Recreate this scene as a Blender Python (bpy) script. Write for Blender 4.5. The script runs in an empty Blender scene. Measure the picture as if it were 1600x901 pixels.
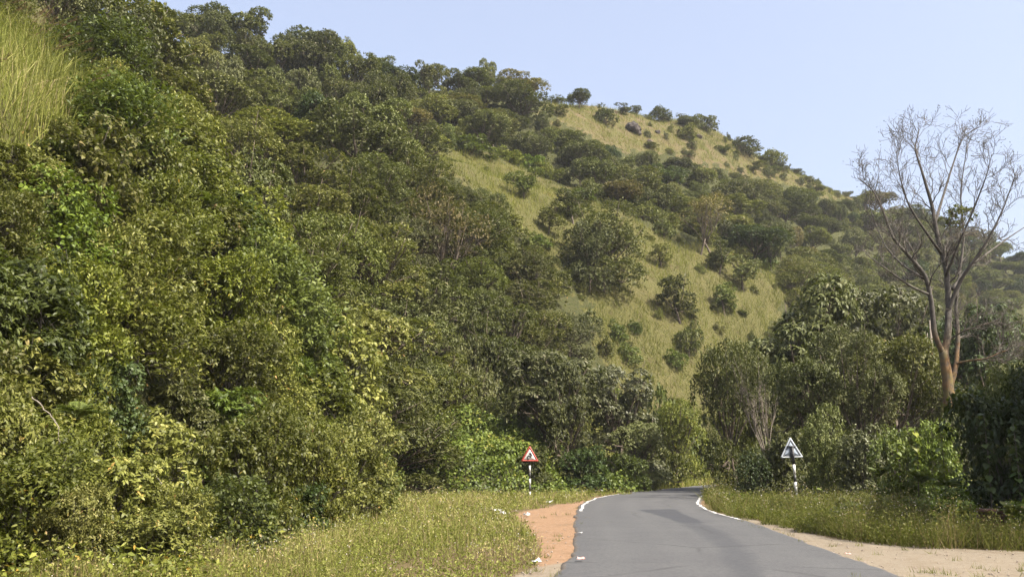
import bpy, math, random
import numpy as np
from mathutils import Vector, Matrix
from mathutils.bvhtree import BVHTree

R = np.random.default_rng(11)
random.seed(5)
SC = bpy.context.scene
COL = SC.collection
rad = math.radians

# ------------------------------------------------------------------ camera
F = 1400.0                       # focal length in pixels of a 1600 px wide frame
PITCH = rad(11.2)
CAMZ = 1.6
cd = bpy.data.cameras.new("camera")
cam = bpy.data.objects.new("camera", cd)
COL.objects.link(cam)
cam.location = (0, 0, CAMZ)
cam.rotation_euler = (rad(90) + PITCH, 0, 0)
cd.sensor_width = 36.0
cd.lens = 36.0 * F / 1600.0
cd.clip_start = 0.1
cd.clip_end = 3000
SC.camera = cam

# ------------------------------------------------------------------ sky, sun, exposure
SUN_EL = rad(50)
SUN_AZ = math.atan2(0.80, -0.60)          # measured from +Y towards +X
w = bpy.data.worlds.new("World")
SC.world = w
w.use_nodes = True
nt = w.node_tree
bg = nt.nodes["Background"]
sky = nt.nodes.new("ShaderNodeTexSky")
sky.sky_type = 'NISHITA'
sky.sun_disc = False
sky.sun_elevation = SUN_EL
sky.sun_rotation = SUN_AZ
sky.altitude = 100
sky.air_density = 1.0
sky.dust_density = 6.0
sky.ozone_density = 0.5
hz_mix = nt.nodes.new("ShaderNodeMix")          # thin high haze greys the blue evenly
hz_mix.data_type = 'RGBA'
hz_mix.inputs[0].default_value = 0.45
hz_mix.inputs[7].default_value = (1.92, 2.0, 2.45, 1)
nt.links.new(sky.outputs[0], hz_mix.inputs[6])
nt.links.new(hz_mix.outputs[2], bg.inputs[0])
bg.inputs[1].default_value = 0.15
sl = bpy.data.lights.new("sun", 'SUN')
sl.energy = 4.7
sl.angle = rad(0.5)
sl.color = (1.0, 0.94, 0.82)
so = bpy.data.objects.new("sun", sl)
COL.objects.link(so)
sd = Vector((math.sin(SUN_AZ) * math.cos(SUN_EL), math.cos(SUN_AZ) * math.cos(SUN_EL), math.sin(SUN_EL)))
so.rotation_euler = sd.to_track_quat('Z', 'Y').to_euler()
SC.view_settings.view_transform = 'Standard'
SC.view_settings.look = 'None'
SC.view_settings.exposure = 1.3
SC.view_settings.gamma = 1.0
SC.view_settings.use_curve_mapping = False
SC.cycles.max_bounces = 6
SC.cycles.diffuse_bounces = 2
SC.cycles.glossy_bounces = 2
SC.cycles.transmission_bounces = 3
SC.cycles.transparent_max_bounces = 6
SC.cycles.volume_bounces = 0
SC.cycles.use_adaptive_sampling = True
SC.cycles.adaptive_threshold = 0.02


# ------------------------------------------------------------------ projection helpers (photo pixels <-> metres)
def ray(px, py):
    u = (px - 800.0) / F
    v = -(py - 450.5) / F
    return np.array((u, math.cos(PITCH) - v * math.sin(PITCH), math.sin(PITCH) + v * math.cos(PITCH)))


def ground(px, py, z=0.0):
    d = ray(px, py)
    t = (z - CAMZ) / d[2]
    return np.array((d[0] * t, d[1] * t, z))


def at_y(px, py, Y):
    d = ray(px, py)
    t = Y / d[1]
    return np.array((d[0] * t, Y, CAMZ + d[2] * t))


def project(P):
    P = np.atleast_2d(P)
    x, y, z = P[:, 0], P[:, 1], P[:, 2] - CAMZ
    c, s = math.cos(PITCH), math.sin(PITCH)
    fw = y * c + z * s
    up = -y * s + z * c
    fw = np.where(fw > 0.05, fw, 0.05)
    return 800 + F * x / fw, 450.5 - F * up / fw


def inside(poly, x, y):
    x = np.asarray(x, float); y = np.asarray(y, float)
    r = np.zeros(x.shape, bool)
    n = len(poly)
    for i in range(n):
        x0, y0 = poly[i]; x1, y1 = poly[(i + 1) % n]
        c = ((y0 > y) != (y1 > y)) & (x < (x1 - x0) * (y - y0) / ((y1 - y0) or 1e-9) + x0)
        r ^= c
    return r


# ------------------------------------------------------------------ object helpers
def mesh_np(name, V, T, mat=None, tone=None, smooth=False, quads=False, mats=None, midx=None):
    V = np.ascontiguousarray(V, dtype=np.float32)
    T = np.ascontiguousarray(T, dtype=np.int32)
    k = 4 if quads else 3
    me = bpy.data.meshes.new(name)
    me.vertices.add(len(V)); me.vertices.foreach_set("co", V.ravel())
    me.loops.add(T.size); me.loops.foreach_set("vertex_index", T.ravel())
    me.polygons.add(len(T))
    me.polygons.foreach_set("loop_start", np.arange(0, T.size, k, dtype=np.int32))
    me.polygons.foreach_set("loop_total", np.full(len(T), k, dtype=np.int32))
    if smooth:
        me.polygons.foreach_set("use_smooth", np.ones(len(T), bool))
    for m in (mats or [mat]):
        if m is not None:
            me.materials.append(m)
    if midx is not None:
        me.polygons.foreach_set("material_index", np.asarray(midx, dtype=np.int32))
    if tone is not None:
        a = me.attributes.new("tone", 'FLOAT', 'POINT')
        a.data.foreach_set("value", np.asarray(tone, dtype=np.float32))
    me.update(calc_edges=True)
    return me


def attr(me, name, val):
    a = me.attributes.new(name, 'FLOAT', 'POINT')
    a.data.foreach_set("value", np.asarray(val, dtype=np.float32))


def obj(name, me, parent=None, mat=None, kind=None, loc=None):
    o = bpy.data.objects.new(name, me)
    COL.objects.link(o)
    if parent is not None:
        o.parent = parent
    if loc is not None:
        o.location = loc
    if mat is not None:
        o.material_slots[0].link = 'OBJECT'
        o.material_slots[0].material = mat
    if kind:
        o["kind"] = kind
    return o


def thing(name, label, cat, loc=(0, 0, 0), rz=0.0, group=None, scale=(1, 1, 1)):
    o = bpy.data.objects.new(name, None)
    o.empty_display_size = 0.3
    COL.objects.link(o)
    o.location = loc
    o.rotation_euler = (0, 0, rz)
    o.scale = scale
    o["label"] = label
    o["category"] = cat
    if group:
        o["group"] = group
    return o


def tag(o, label, cat, group=None):
    o["label"] = label; o["category"] = cat
    if group:
        o["group"] = group
    return o


class Acc:
    """collects triangles"""
    def __init__(s):
        s.V = []; s.T = []; s.tone = []; s.n = 0

    def add(s, V, T, tone=0.5):
        V = np.asarray(V, float).reshape(-1, 3); T = np.asarray(T, int).reshape(-1, 3)
        s.V.append(V); s.T.append(T + s.n)
        s.tone.append(np.full(len(V), tone) if np.isscalar(tone) else np.asarray(tone))
        s.n += len(V)
        return s

    def mesh(s, name, mat, smooth=False):
        return mesh_np(name, np.concatenate(s.V), np.concatenate(s.T), mat, np.concatenate(s.tone), smooth)


def norm(a):
    return a / np.maximum(np.linalg.norm(a, axis=-1, keepdims=True), 1e-9)


def tube(path, radii, sides=6, cap=True):
    P = np.asarray(path, float); r = np.asarray(radii, float)
    n = len(P)
    t = norm(np.gradient(P, axis=0))
    ref = np.array((0.0, 0, 1)) if abs(t[0][2]) < 0.85 else np.array((1.0, 0, 0))
    a = norm(np.cross(t, ref)); b = np.cross(t, a)
    th = np.linspace(0, 2 * math.pi, sides, endpoint=False)
    ring = P[:, None, :] + r[:, None, None] * (np.cos(th)[None, :, None] * a[:, None, :] + np.sin(th)[None, :, None] * b[:, None, :])
    V = ring.reshape(-1, 3)
    T = []
    for i in range(n - 1):
        for k in range(sides):
            k2 = (k + 1) % sides
            T += [(i * sides + k, i * sides + k2, (i + 1) * sides + k2), (i * sides + k, (i + 1) * sides + k2, (i + 1) * sides + k)]
    if cap:
        V = np.vstack([V, P[-1], P[0]])
        c1, c0 = len(V) - 2, len(V) - 1
        for k in range(sides):
            k2 = (k + 1) % sides
            T += [((n - 1) * sides + k, (n - 1) * sides + k2, c1), (k2, k, c0)]
    return V, np.array(T)


def box(x0, x1, y0, y1, z0, z1):
    V = [(x, y, z) for z in (z0, z1) for y in (y0, y1) for x in (x0, x1)]
    T = [(0, 2, 3), (0, 3, 1), (4, 5, 7), (4, 7, 6), (0, 1, 5), (0, 5, 4), (2, 6, 7), (2, 7, 3), (0, 4, 6), (0, 6, 2), (1, 3, 7), (1, 7, 5)]
    return np.array(V, float), np.array(T)


# ------------------------------------------------------------------ materials
def nodes_of(name):
    m = bpy.data.materials.new(name)
    m.use_nodes = True
    n = m.node_tree
    return m, n, n.nodes["Principled BSDF"], n.nodes["Material Output"]


def ramp(n, stops):
    r = n.nodes.new("ShaderNodeValToRGB")
    e = r.color_ramp.elements
    while len(e) < len(stops):
        e.new(0.5)
    for i, (p, c) in enumerate(stops):
        e[i].position = p
        e[i].color = (*c, 1)
    return r


def mixc(n, fac, a, b):
    m = n.nodes.new("ShaderNodeMix"); m.data_type = 'RGBA'
    for s, v in ((m.inputs[0], fac), (m.inputs[6], a), (m.inputs[7], b)):
        if isinstance(v, (int, float)):
            s.default_value = v
        elif isinstance(v, tuple):
            s.default_value = (*v, 1)
        else:
            n.links.new(v, s)
    return m.outputs[2]


def noise(n, scale, detail=4, rough=0.55, coord="Object"):
    tc = n.nodes.new("ShaderNodeTexCoord")
    t = n.nodes.new("ShaderNodeTexNoise")
    t.inputs["Scale"].default_value = scale
    t.inputs["Detail"].default_value = detail
    t.inputs["Roughness"].default_value = rough
    n.links.new(tc.outputs[coord], t.inputs["Vector"])
    return t.outputs["Fac"]


def smap(n, v, a, b, c=0.0, d=1.0):
    m = n.nodes.new("ShaderNodeMapRange")
    m.inputs[1].default_value = a; m.inputs[2].default_value = b
    m.inputs[3].default_value = c; m.inputs[4].default_value = d
    n.links.new(v, m.inputs[0])
    return m.outputs[0]


def math_n(n, op, a, b):
    m = n.nodes.new("ShaderNodeMath"); m.operation = op
    for s, v in ((m.inputs[0], a), (m.inputs[1], b)):
        if isinstance(v, (int, float)):
            s.default_value = v
        else:
            n.links.new(v, s)
    return m.outputs[0]


def getattr_n(n, name):
    a = n.nodes.new("ShaderNodeAttribute"); a.attribute_name = name
    return a.outputs["Fac"]


def bump(n, p, h, strength, dist):
    b = n.nodes.new("ShaderNodeBump")
    b.inputs["Strength"].default_value = strength
    b.inputs["Distance"].default_value = dist
    n.links.new(h, b.inputs["Height"])
    n.links.new(b.outputs[0], p.inputs["Normal"])


def leaf_mat(name, stops, trans=0.3, rough=0.42, spec=0.45, var=0.42):
    m, n, p, out = nodes_of(name)
    t = getattr_n(n, "tone")
    r = ramp(n, stops)
    n.links.new(t, r.inputs[0])
    oi = n.nodes.new("ShaderNodeObjectInfo")
    hs = n.nodes.new("ShaderNodeHueSaturation")
    n.links.new(smap(n, oi.outputs["Random"], 0, 1, 1 - var, 1 + var), hs.inputs["Value"])
    sc = math_n(n, 'FRACT', math_n(n, 'MULTIPLY', oi.outputs["Random"], 7.31), 0.0)
    n.links.new(smap(n, sc, 0, 1, 0.484, 0.506), hs.inputs["Hue"])
    n.links.new(smap(n, sc, 0, 1, 0.92, 1.08), hs.inputs["Saturation"])
    n.links.new(r.outputs[0], hs.inputs["Color"])
    n.links.new(hs.outputs[0], p.inputs["Base Color"])
    p.inputs["Roughness"].default_value = rough
    p.inputs["Specular IOR Level"].default_value = spec
    tr = n.nodes.new("ShaderNodeBsdfTranslucent")
    n.links.new(mixc(n, 0.5, hs.outputs[0], (0.16, 0.2, 0.02)), tr.inputs[0])
    mx = n.nodes.new("ShaderNodeMixShader")
    mx.inputs[0].default_value = trans
    n.links.new(p.outputs[0], mx.inputs[1]); n.links.new(tr.outputs[0], mx.inputs[2])
    n.links.new(mx.outputs[0], out.inputs[0])
    return m


def bark_mat(name, a, b, scale=6.0):
    m, n, p, out = nodes_of(name)
    f = noise(n, scale, 5, 0.6)
    n.links.new(mixc(n, smap(n, f, 0.35, 0.65), a, b), p.inputs["Base Color"])
    p.inputs["Roughness"].default_value = 0.9
    bump(n, p, f, 0.6, 0.03)
    return m


def flat_mat(name, a, b=None, rough=0.6, scale=8.0, metal=0.0):
    m, n, p, out = nodes_of(name)
    if b is None:
        b = tuple(c * 0.75 for c in a)
    f = noise(n, scale, 5, 0.6)
    n.links.new(mixc(n, smap(n, f, 0.4, 0.7), a, b), p.inputs["Base Color"])
    p.inputs["Roughness"].default_value = rough
    p.inputs["Metallic"].default_value = metal
    return m


def S(c, k):
    return tuple(x * k for x in c)


def stops(c, hi=None, odd=None, ratio=0.45):
    s = [(0.0, S(c, ratio)), (0.55, c), (0.9, hi or S(c, 1.5))]
    if odd:
        s.append((0.97, odd))
    return s


M = {}
M["bright"] = leaf_mat("leaf_yellow_green", stops((0.108, 0.124, 0.019), (0.212, 0.218, 0.048), (0.30, 0.20, 0.04), ratio=.40), 0.27, 0.5, 0.3)
M["fresh"] = leaf_mat("leaf_fresh_green", stops((0.070, 0.098, 0.015), (0.128, 0.160, 0.030), ratio=.45), 0.28, 0.5, 0.3)
M["olive"] = leaf_mat("leaf_olive", stops((0.102, 0.109, 0.020), (0.18, 0.178, 0.043), (0.22, 0.14, 0.05), ratio=.40), 0.24, 0.5, 0.28)
M["dark"] = leaf_mat("leaf_dark_green", stops((0.074, 0.084, 0.019), (0.138, 0.144, 0.042), ratio=.40), 0.22, 0.5, 0.28)
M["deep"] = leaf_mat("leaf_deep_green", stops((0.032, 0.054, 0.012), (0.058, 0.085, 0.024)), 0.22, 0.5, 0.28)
M["grey"] = leaf_mat("leaf_grey_green", stops((0.088, 0.098, 0.030), (0.160, 0.166, 0.070), (0.2, 0.18, 0.10)), 0.2, 0.55, 0.28)
M["pale"] = leaf_mat("leaf_pale_grey", stops((0.105, 0.114, 0.042), (0.20, 0.21, 0.11), (0.28, 0.28, 0.18)), 0.18, 0.5, 0.36)
M["dry"] = leaf_mat("leaf_brownish", stops((0.125, 0.104, 0.034), (0.19, 0.15, 0.06), (0.22, 0.12, 0.05)), 0.22, 0.5, 0.25)
M["creeper"] = leaf_mat("leaf_creeper", stops((0.074, 0.112, 0.012), (0.135, 0.180, 0.025), (0.2, 0.2, 0.035)), 0.28, 0.48, 0.3)
M["tallgrass"] = leaf_mat("grass_tall_green", stops((0.140, 0.168, 0.022), (0.240, 0.240, 0.056), (0.29, 0.24, 0.11)), 0.36, 0.6, 0.2)
M["grass"] = leaf_mat("grass_yellow_green", stops((0.158, 0.176, 0.024), (0.262, 0.240, 0.062), (0.26, 0.21, 0.11), ratio=.5), 0.34, 0.6, 0.2)
M["verge"] = leaf_mat("grass_verge", stops((0.152, 0.172, 0.032), (0.275, 0.255, 0.095), (0.31, 0.22, 0.12), ratio=.5), 0.38, 0.6, 0.2)
M["weeds"] = leaf_mat("weeds_green", stops((0.175, 0.205, 0.028), (0.30, 0.29, 0.08), (0.32, 0.22, 0.11), ratio=.55), 0.4, 0.6, 0.2)
M["drygrass"] = leaf_mat("grass_dry_russet", stops((0.215, 0.148, 0.085), (0.32, 0.24, 0.15)), 0.3, 0.7, 0.2)
M["plume"] = leaf_mat("grass_plume_russet", stops((0.12, 0.068, 0.046), (0.19, 0.11, 0.072)), 0.3, 0.8, 0.1)
M["flower"] = leaf_mat("flower_white", [(0, (0.36, 0.32, 0.26)), (1, (0.55, 0.52, 0.46))], 0.2, 0.7, 0.2, 0.05)
M["bark"] = bark_mat("bark_brown", (0.06, 0.045, 0.032), (0.13, 0.10, 0.075))
M["bark_pale"] = bark_mat("bark_pale", (0.13, 0.105, 0.085), (0.26, 0.225, 0.19), 5)
M["twig"] = bark_mat("twig_grey", (0.13, 0.105, 0.08), (0.25, 0.215, 0.175), 9)
M["twig_dark"] = bark_mat("twig_brown", (0.055, 0.046, 0.038), (0.12, 0.102, 0.085), 3)

# hillside
m, n, p, out = nodes_of("hillside_soil"); M["hill"] = m
g = getattr_n(n, "grassy"); d = getattr_n(n, "dryness")
f1 = noise(n, 0.35, 6, 0.65); f2 = noise(n, 3.0, 5, 0.7)
gc = mixc(n, smap(n, f2, 0.3, 0.7), (0.0605, 0.0628, 0.0186), (0.1093, 0.0976, 0.0395))
gd = mixc(n, smap(n, f1, 0.40, 0.62), (0.092, 0.088, 0.034), (0.125, 0.094, 0.055))
gg = mixc(n, d, gc, gd)
f9 = noise(n, 0.9, 5, 0.7)
gg = mixc(n, smap(n, f9, 0.56, 0.68, 0, 0.75), gg, (0.062, 0.046, 0.026))
fc = mixc(n, smap(n, f2, 0.3, 0.7), (0.030, 0.038, 0.014), (0.075, 0.070, 0.030))
n.links.new(mixc(n, smap(n, math_n(n, 'ADD', g, math_n(n, 'MULTIPLY', math_n(n, 'SUBTRACT', f1, 0.5), 0.7)), 0.35, 0.65), fc, gg), p.inputs["Base Color"])
p.inputs["Roughness"].default_value = 1.0
p.inputs["Specular IOR Level"].default_value = 0.1
bump(n, p, f2, 0.8, 0.4)

# ground: soil, red laterite shoulder, pale sand
m, n, p, out = nodes_of("ground_soil"); M["ground"] = m
la = getattr_n(n, "laterite"); sa = getattr_n(n, "sand")
f1 = noise(n, 1.1, 6, 0.65); f2 = noise(n, 9.0, 6, 0.7); f3 = noise(n, 45.0, 3, 0.6)
base = mixc(n, smap(n, f2, 0.35, 0.65), (0.0759, 0.0561, 0.0264), (0.1320, 0.0990, 0.0495))
lat = mixc(n, smap(n, f2, 0.35, 0.68), (0.192, 0.110, 0.060), (0.258, 0.175, 0.114))
lat = mixc(n, smap(n, f1, 0.5, 0.7), lat, (0.1452, 0.0957, 0.0561))
snd = mixc(n, smap(n, f2, 0.35, 0.68), (0.1741, 0.1378, 0.0977), (0.2216, 0.1919, 0.1478))
snd = mixc(n, smap(n, f3, 0.60, 0.72, 0, 0.5), snd, (0.1002, 0.0865, 0.0686))
snd = mixc(n, smap(n, f1, 0.5, 0.68, 0, 0.6), snd, (0.1424, 0.1081, 0.0739))
def edge(v):
    q = math_n(n, 'ADD', v, math_n(n, 'MULTIPLY', math_n(n, 'SUBTRACT', f2, 0.5), 0.9))
    q = math_n(n, 'ADD', q, math_n(n, 'MULTIPLY', math_n(n, 'SUBTRACT', f1, 0.5), 0.6))
    return smap(n, q, 0.38, 0.62)
c = mixc(n, edge(la), base, lat)
n.links.new(mixc(n, edge(sa), c, snd), p.inputs["Base Color"])
p.inputs["Roughness"].default_value = 0.95
p.inputs["Specular IOR Level"].default_value = 0.15
bump(n, p, math_n(n, 'ADD', f2, f3), 0.5, 0.05)

# asphalt
m, n, p, out = nodes_of("asphalt_worn"); M["asphalt"] = m
st = getattr_n(n, "stain"); ed = getattr_n(n, "edge")
f1 = noise(n, 0.5, 5, 0.6); f2 = noise(n, 5.0, 6, 0.7); f3 = noise(n, 70.0, 3, 0.7)
c = mixc(n, smap(n, f1, 0.35, 0.65), (0.0618, 0.0613, 0.0636), (0.0771, 0.0765, 0.0772))
tk = getattr_n(n, "track")
c = mixc(n, math_n(n, 'MULTIPLY', tk, smap(n, f1, 0.3, 0.7, 0.25, 0.75)), c, (0.0844, 0.0837, 0.0833))
f4 = noise(n, 14.0, 5, 0.75)
c = mixc(n, smap(n, f4, 0.51, 0.64, 0, 0.7), c, (0.0388, 0.0389, 0.0417))
c = mixc(n, smap(n, f4, 0.48, 0.34, 0, 0.6), c, (0.0991, 0.0966, 0.0937))
c = mixc(n, smap(n, f2, 0.5, 0.75, 0, 0.5), c, (0.0484, 0.0479, 0.0501))
c = mixc(n, smap(n, f3, 0.55, 0.75, 0, 0.45), c, (0.1061, 0.1040, 0.1021))
c = mixc(n, smap(n, f3, 0.28, 0.42, 0.45, 0), c, (0.0387, 0.0387, 0.0404))
sm = smap(n, math_n(n, 'ADD', st, math_n(n, 'MULTIPLY', math_n(n, 'SUBTRACT', f2, 0.5), 0.55)), 0.2, 0.7, 0, 0.92)
c = mixc(n, sm, c, (0.0375, 0.0387, 0.0438))
em = smap(n, math_n(n, 'ADD', ed, math_n(n, 'MULTIPLY', math_n(n, 'SUBTRACT', f2, 0.5), 0.8)), 0.45, 0.75, 0, 0.65)
c = mixc(n, em, c, (0.1446, 0.1161, 0.0875))
# cracks
tc = n.nodes.new("ShaderNodeTexCoord")
vo = n.nodes.new("ShaderNodeTexVoronoi"); vo.feature = 'DISTANCE_TO_EDGE'; vo.inputs["Scale"].default_value = 0.32
wv = n.nodes.new("ShaderNodeMix"); wv.data_type = 'VECTOR'; wv.inputs[0].default_value = 0.22
nn = n.nodes.new("ShaderNodeTexNoise"); nn.inputs["Scale"].default_value = 1.2; nn.inputs["Detail"].default_value = 4
n.links.new(tc.outputs["Object"], nn.inputs["Vector"])
n.links.new(tc.outputs["Object"], wv.inputs[4]); n.links.new(nn.outputs["Color"], wv.inputs[5])
n.links.new(wv.outputs[1], vo.inputs["Vector"])
cr = smap(n, vo.outputs["Distance"], 0.0, 0.016, 0.6, 0.0)
cr = math_n(n, 'MULTIPLY', cr, smap(n, f1, 0.44, 0.54))
c = mixc(n, cr, c, (0.0291, 0.0291, 0.0301))
n.links.new(c, p.inputs["Base Color"])
p.inputs["Roughness"].default_value = 0.82
p.inputs["Specular IOR Level"].default_value = 0.35
bump(n, p, math_n(n, 'ADD', f3, math_n(n, 'MULTIPLY', f2, 0.6)), 0.35, 0.012)

# worn white paint
m, n, p, out = nodes_of("road_paint"); M["paint"] = m
f = noise(n, 7.0, 6, 0.75)
n.links.new(mixc(n, smap(n, f, 0.52, 0.66), (0.50, 0.49, 0.47), (0.12, 0.115, 0.11)), p.inputs["Base Color"])
p.inputs["Roughness"].default_value = 0.7

M["white"] = flat_mat("paint_white", (0.62, 0.61, 0.58), (0.48, 0.46, 0.42), 0.6, 6)
M["black"] = flat_mat("paint_black", (0.018, 0.018, 0.02), (0.035, 0.033, 0.03), 0.5, 5)
M["red"] = flat_mat("sign_red", (0.34, 0.050, 0.034), (0.26, 0.06, 0.045), 0.45, 5)
M["plate"] = flat_mat("sign_back_metal", (0.26, 0.30, 0.36), (0.20, 0.24, 0.29), 0.55, 7)
M["rim"] = flat_mat("sign_rim_metal", (0.38, 0.41, 0.45), (0.30, 0.33, 0.36), 0.5, 7)
M["steel"] = flat_mat("bracket_dark", (0.06, 0.065, 0.075), (0.09, 0.09, 0.1), 0.6, 7)
M["rock"] = bark_mat("rock_dark", (0.022, 0.018, 0.016), (0.055, 0.043, 0.038), 1.2)
M["rock_pale"] = bark_mat("rock_brown", (0.07, 0.052, 0.042), (0.14, 0.11, 0.09), 1.5)
M["laterite"] = bark_mat("laterite_stone", (0.0660, 0.0300, 0.0192), (0.1200, 0.0570, 0.0360), 9)
M["mortar"] = bark_mat("wall_core", (0.0420, 0.0300, 0.0240), (0.0660, 0.0480, 0.0390), 12)
M["litter"] = flat_mat("litter_white", (0.50, 0.49, 0.47), (0.38, 0.38, 0.38), 0.4, 10)
M["litter_red"] = flat_mat("litter_red", (0.55, 0.2, 0.16), (0.7, 0.6, 0.55), 0.4, 20)
M["stone"] = bark_mat("gravel_stone", (0.14, 0.10, 0.075), (0.34, 0.29, 0.24), 30)

# dead tree bark: grey-brown above, orange lichen low on the trunk
m, n, p, out = nodes_of("bark_dead_tree"); M["deadbark"] = m
tc = n.nodes.new("ShaderNodeTexCoord")
sep = n.nodes.new("ShaderNodeSeparateXYZ"); n.links.new(tc.outputs["Object"], sep.inputs[0])
f = noise(n, 4.0, 5, 0.65); f2 = noise(n, 1.3, 4, 0.6)
c = mixc(n, smap(n, f, 0.35, 0.65), (0.046, 0.039, 0.033), (0.098, 0.087, 0.075))
lic = mixc(n, smap(n, f2, 0.42, 0.62), (0.135, 0.072, 0.024), (0.130, 0.100, 0.030))
q = math_n(n, 'ADD', sep.outputs[2], math_n(n, 'MULTIPLY', math_n(n, 'SUBTRACT', f2, 0.5), 3.0))
n.links.new(mixc(n, math_n(n, "MULTIPLY", smap(n, q, 8.2, 6.2, 0, 1), smap(n, f, 0.36, 0.56, 0.25, 0.95)), c, lic), p.inputs["Base Color"])
p.inputs["Roughness"].default_value = 0.9
bump(n, p, f, 0.6, 0.03)

# ------------------------------------------------------------------ hillside (control rows: foot, bank, ... crest, behind)
COLS = {   # photo column: foot distance, then (row, distance) up the slope to the crest
    -900: (8.0, (600, 9), (250, 11), (0, 14), (-60, 25), (-150, 50), (-200, 80)),
    -300: (12.5, (600, 14), (250, 17), (30, 20), (-60, 32), (-160, 60), (-260, 92)),
    0: (16.5, (600, 18.5), (320, 21.5), (140, 25), (60, 42), (-40, 78), (-110, 108)),
    150: (20, (570, 23), (350, 27), (200, 36), (138, 60), (82, 92), (32, 118)),
    300: (26, (570, 29), (410, 36), (285, 52), (222, 75), (146, 105), (84, 130)),
    450: (34, (620, 37), (470, 46), (320, 72), (255, 90), (182, 117), (116, 144)),
    620: (52, (650, 56), (450, 68), (245, 103), (232, 115), (190, 133), (138, 158)),
    800: (68, (650, 72), (450, 88), (285, 116), (280, 132), (222, 152), (158, 180)),
    950: (82, (650, 86), (480, 98), (330, 121), (323, 140), (248, 168), (171, 200)),
    1100: (92, (640, 96), (500, 107), (383, 127), (376, 150), (292, 182), (204, 220)),
    1250: (108, (650, 112), (540, 122), (445, 138), (440, 168), (355, 205), (276, 250)),
    1400: (128, (660, 132), (570, 144), (492, 162), (484, 190), (415, 228), (345, 275)),
    1600: (155, (670, 160), (610, 170), (540, 190), (530, 218), (475, 255), (418, 305)),
    1900: (190, (690, 195), (650, 205), (610, 222), (600, 245), (570, 280), (530, 330)),
    2500: (230, (710, 235), (690, 245), (675, 260), (670, 280), (650, 310), (640, 350)),
}
ks = sorted(COLS)
CP = []
for k in ks:
    v = COLS[k]
    a = at_y(k, 740, v[0]); a[2] = -0.6
    rows = [a] + [at_y(k, r, y) for r, y in v[1:]]
    crest = rows[-1]
    b1 = crest.copy(); b1[0] *= 1.35; b1[1] *= 1.35; b1[2] -= 6
    b2 = crest.copy(); b2[0] *= 2.2; b2[1] *= 2.2; b2[2] = -1.0
    CP.append(rows + [b1, b2])
CP = np.array(CP)                    # columns x 9 rows x 3


def catmull(A, pos):
    n = len(A)
    i = np.clip(np.floor(pos).astype(int), 0, n - 2)
    t = (pos - i)[(...,) + (None,) * (A.ndim - 1)]
    p0 = A[np.maximum(i - 1, 0)]; p1 = A[i]; p2 = A[i + 1]; p3 = A[np.minimum(i + 2, n - 1)]
    m1 = 0.35 * (p2 - p0); m2 = 0.35 * (p3 - p1)
    return (2 * t**3 - 3 * t**2 + 1) * p1 + (t**3 - 2 * t**2 + t) * m1 + (-2 * t**3 + 3 * t**2) * p2 + (t**3 - t**2) * m2


nu, nv = 330, 170
kk = np.array(ks, float)
upx = np.concatenate([np.linspace(-900, -60, 30), np.linspace(-50, 1650, nu - 60), np.linspace(1680, 2500, 30)])
upos = np.interp(upx, kk, np.arange(len(kk)))
vpos = np.linspace(0, 8, nv)
G = catmull(CP, upos)                               # nu x 9 x 3
G = np.swapaxes(catmull(np.swapaxes(G, 0, 1), vpos), 0, 1)   # nu x nv x 3


def vnoise(x, y, seed):
    r = np.random.default_rng(seed).random((64, 64))
    xi = np.floor(x).astype(int); yi = np.floor(y).astype(int)
    fx = x - xi; fy = y - yi
    fx = fx * fx * (3 - 2 * fx); fy = fy * fy * (3 - 2 * fy)
    g = lambda a, b: r[a % 64, b % 64]
    return (g(xi, yi) * (1 - fx) + g(xi + 1, yi) * fx) * (1 - fy) + (g(xi, yi + 1) * (1 - fx) + g(xi + 1, yi + 1) * fx) * fy - 0.5


X, Y = G[..., 0], G[..., 1]
amp = np.clip((Y - 15) / 80, 0.1, 1) * np.clip(vpos / 1.0, 0, 1)[None, :]
G[..., 2] += amp * (2.4 * vnoise(X / 17, Y / 17, 1) + 1.3 * vnoise(X / 6, Y / 6, 2) + 0.5 * vnoise(X / 2, Y / 2, 3))
HV = G.reshape(-1, 3)
ii, jj = np.meshgrid(np.arange(nu - 1), np.arange(nv - 1), indexing='ij')
a = (ii * nv + jj).ravel()
HQ = np.stack([a, a + nv, a + nv + 1, a + 1], 1)

SPUR = [(628, 238), (690, 222), (780, 250), (870, 285), (960, 325), (1060, 372), (1215, 428), (1235, 470), (1180, 560), (1140, 650), (1100, 720), (1030, 720), (1000, 660), (960, 600), (912, 545), (925, 480), (890, 430), (845, 385), (805, 335), (760, 305), (690, 275), (640, 255)]
TOPG = [(825, 140), (900, 150), (1010, 172), (1110, 190), (1220, 245), (1340, 300), (1330, 318), (1230, 292), (1140, 268), (1060, 245), (985, 240), (930, 222), (880, 195), (840, 172)]
NEARG = [(-260, -10), (70, 0), (150, 85), (140, 190), (85, 240), (-260, 250)]
def wob(P, x, y, k=14):
    return (x + k * (vnoise(P[:, 0] / 2.1, P[:, 1] / 2.1, 41) + .7 * vnoise(P[:, 0] / .7, P[:, 1] / .7, 43)) * 2,
            y + k * (vnoise(P[:, 0] / 2.1, P[:, 1] / 2.1, 42) + .7 * vnoise(P[:, 0] / .7, P[:, 1] / .7, 44)) * 1.4)


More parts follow.
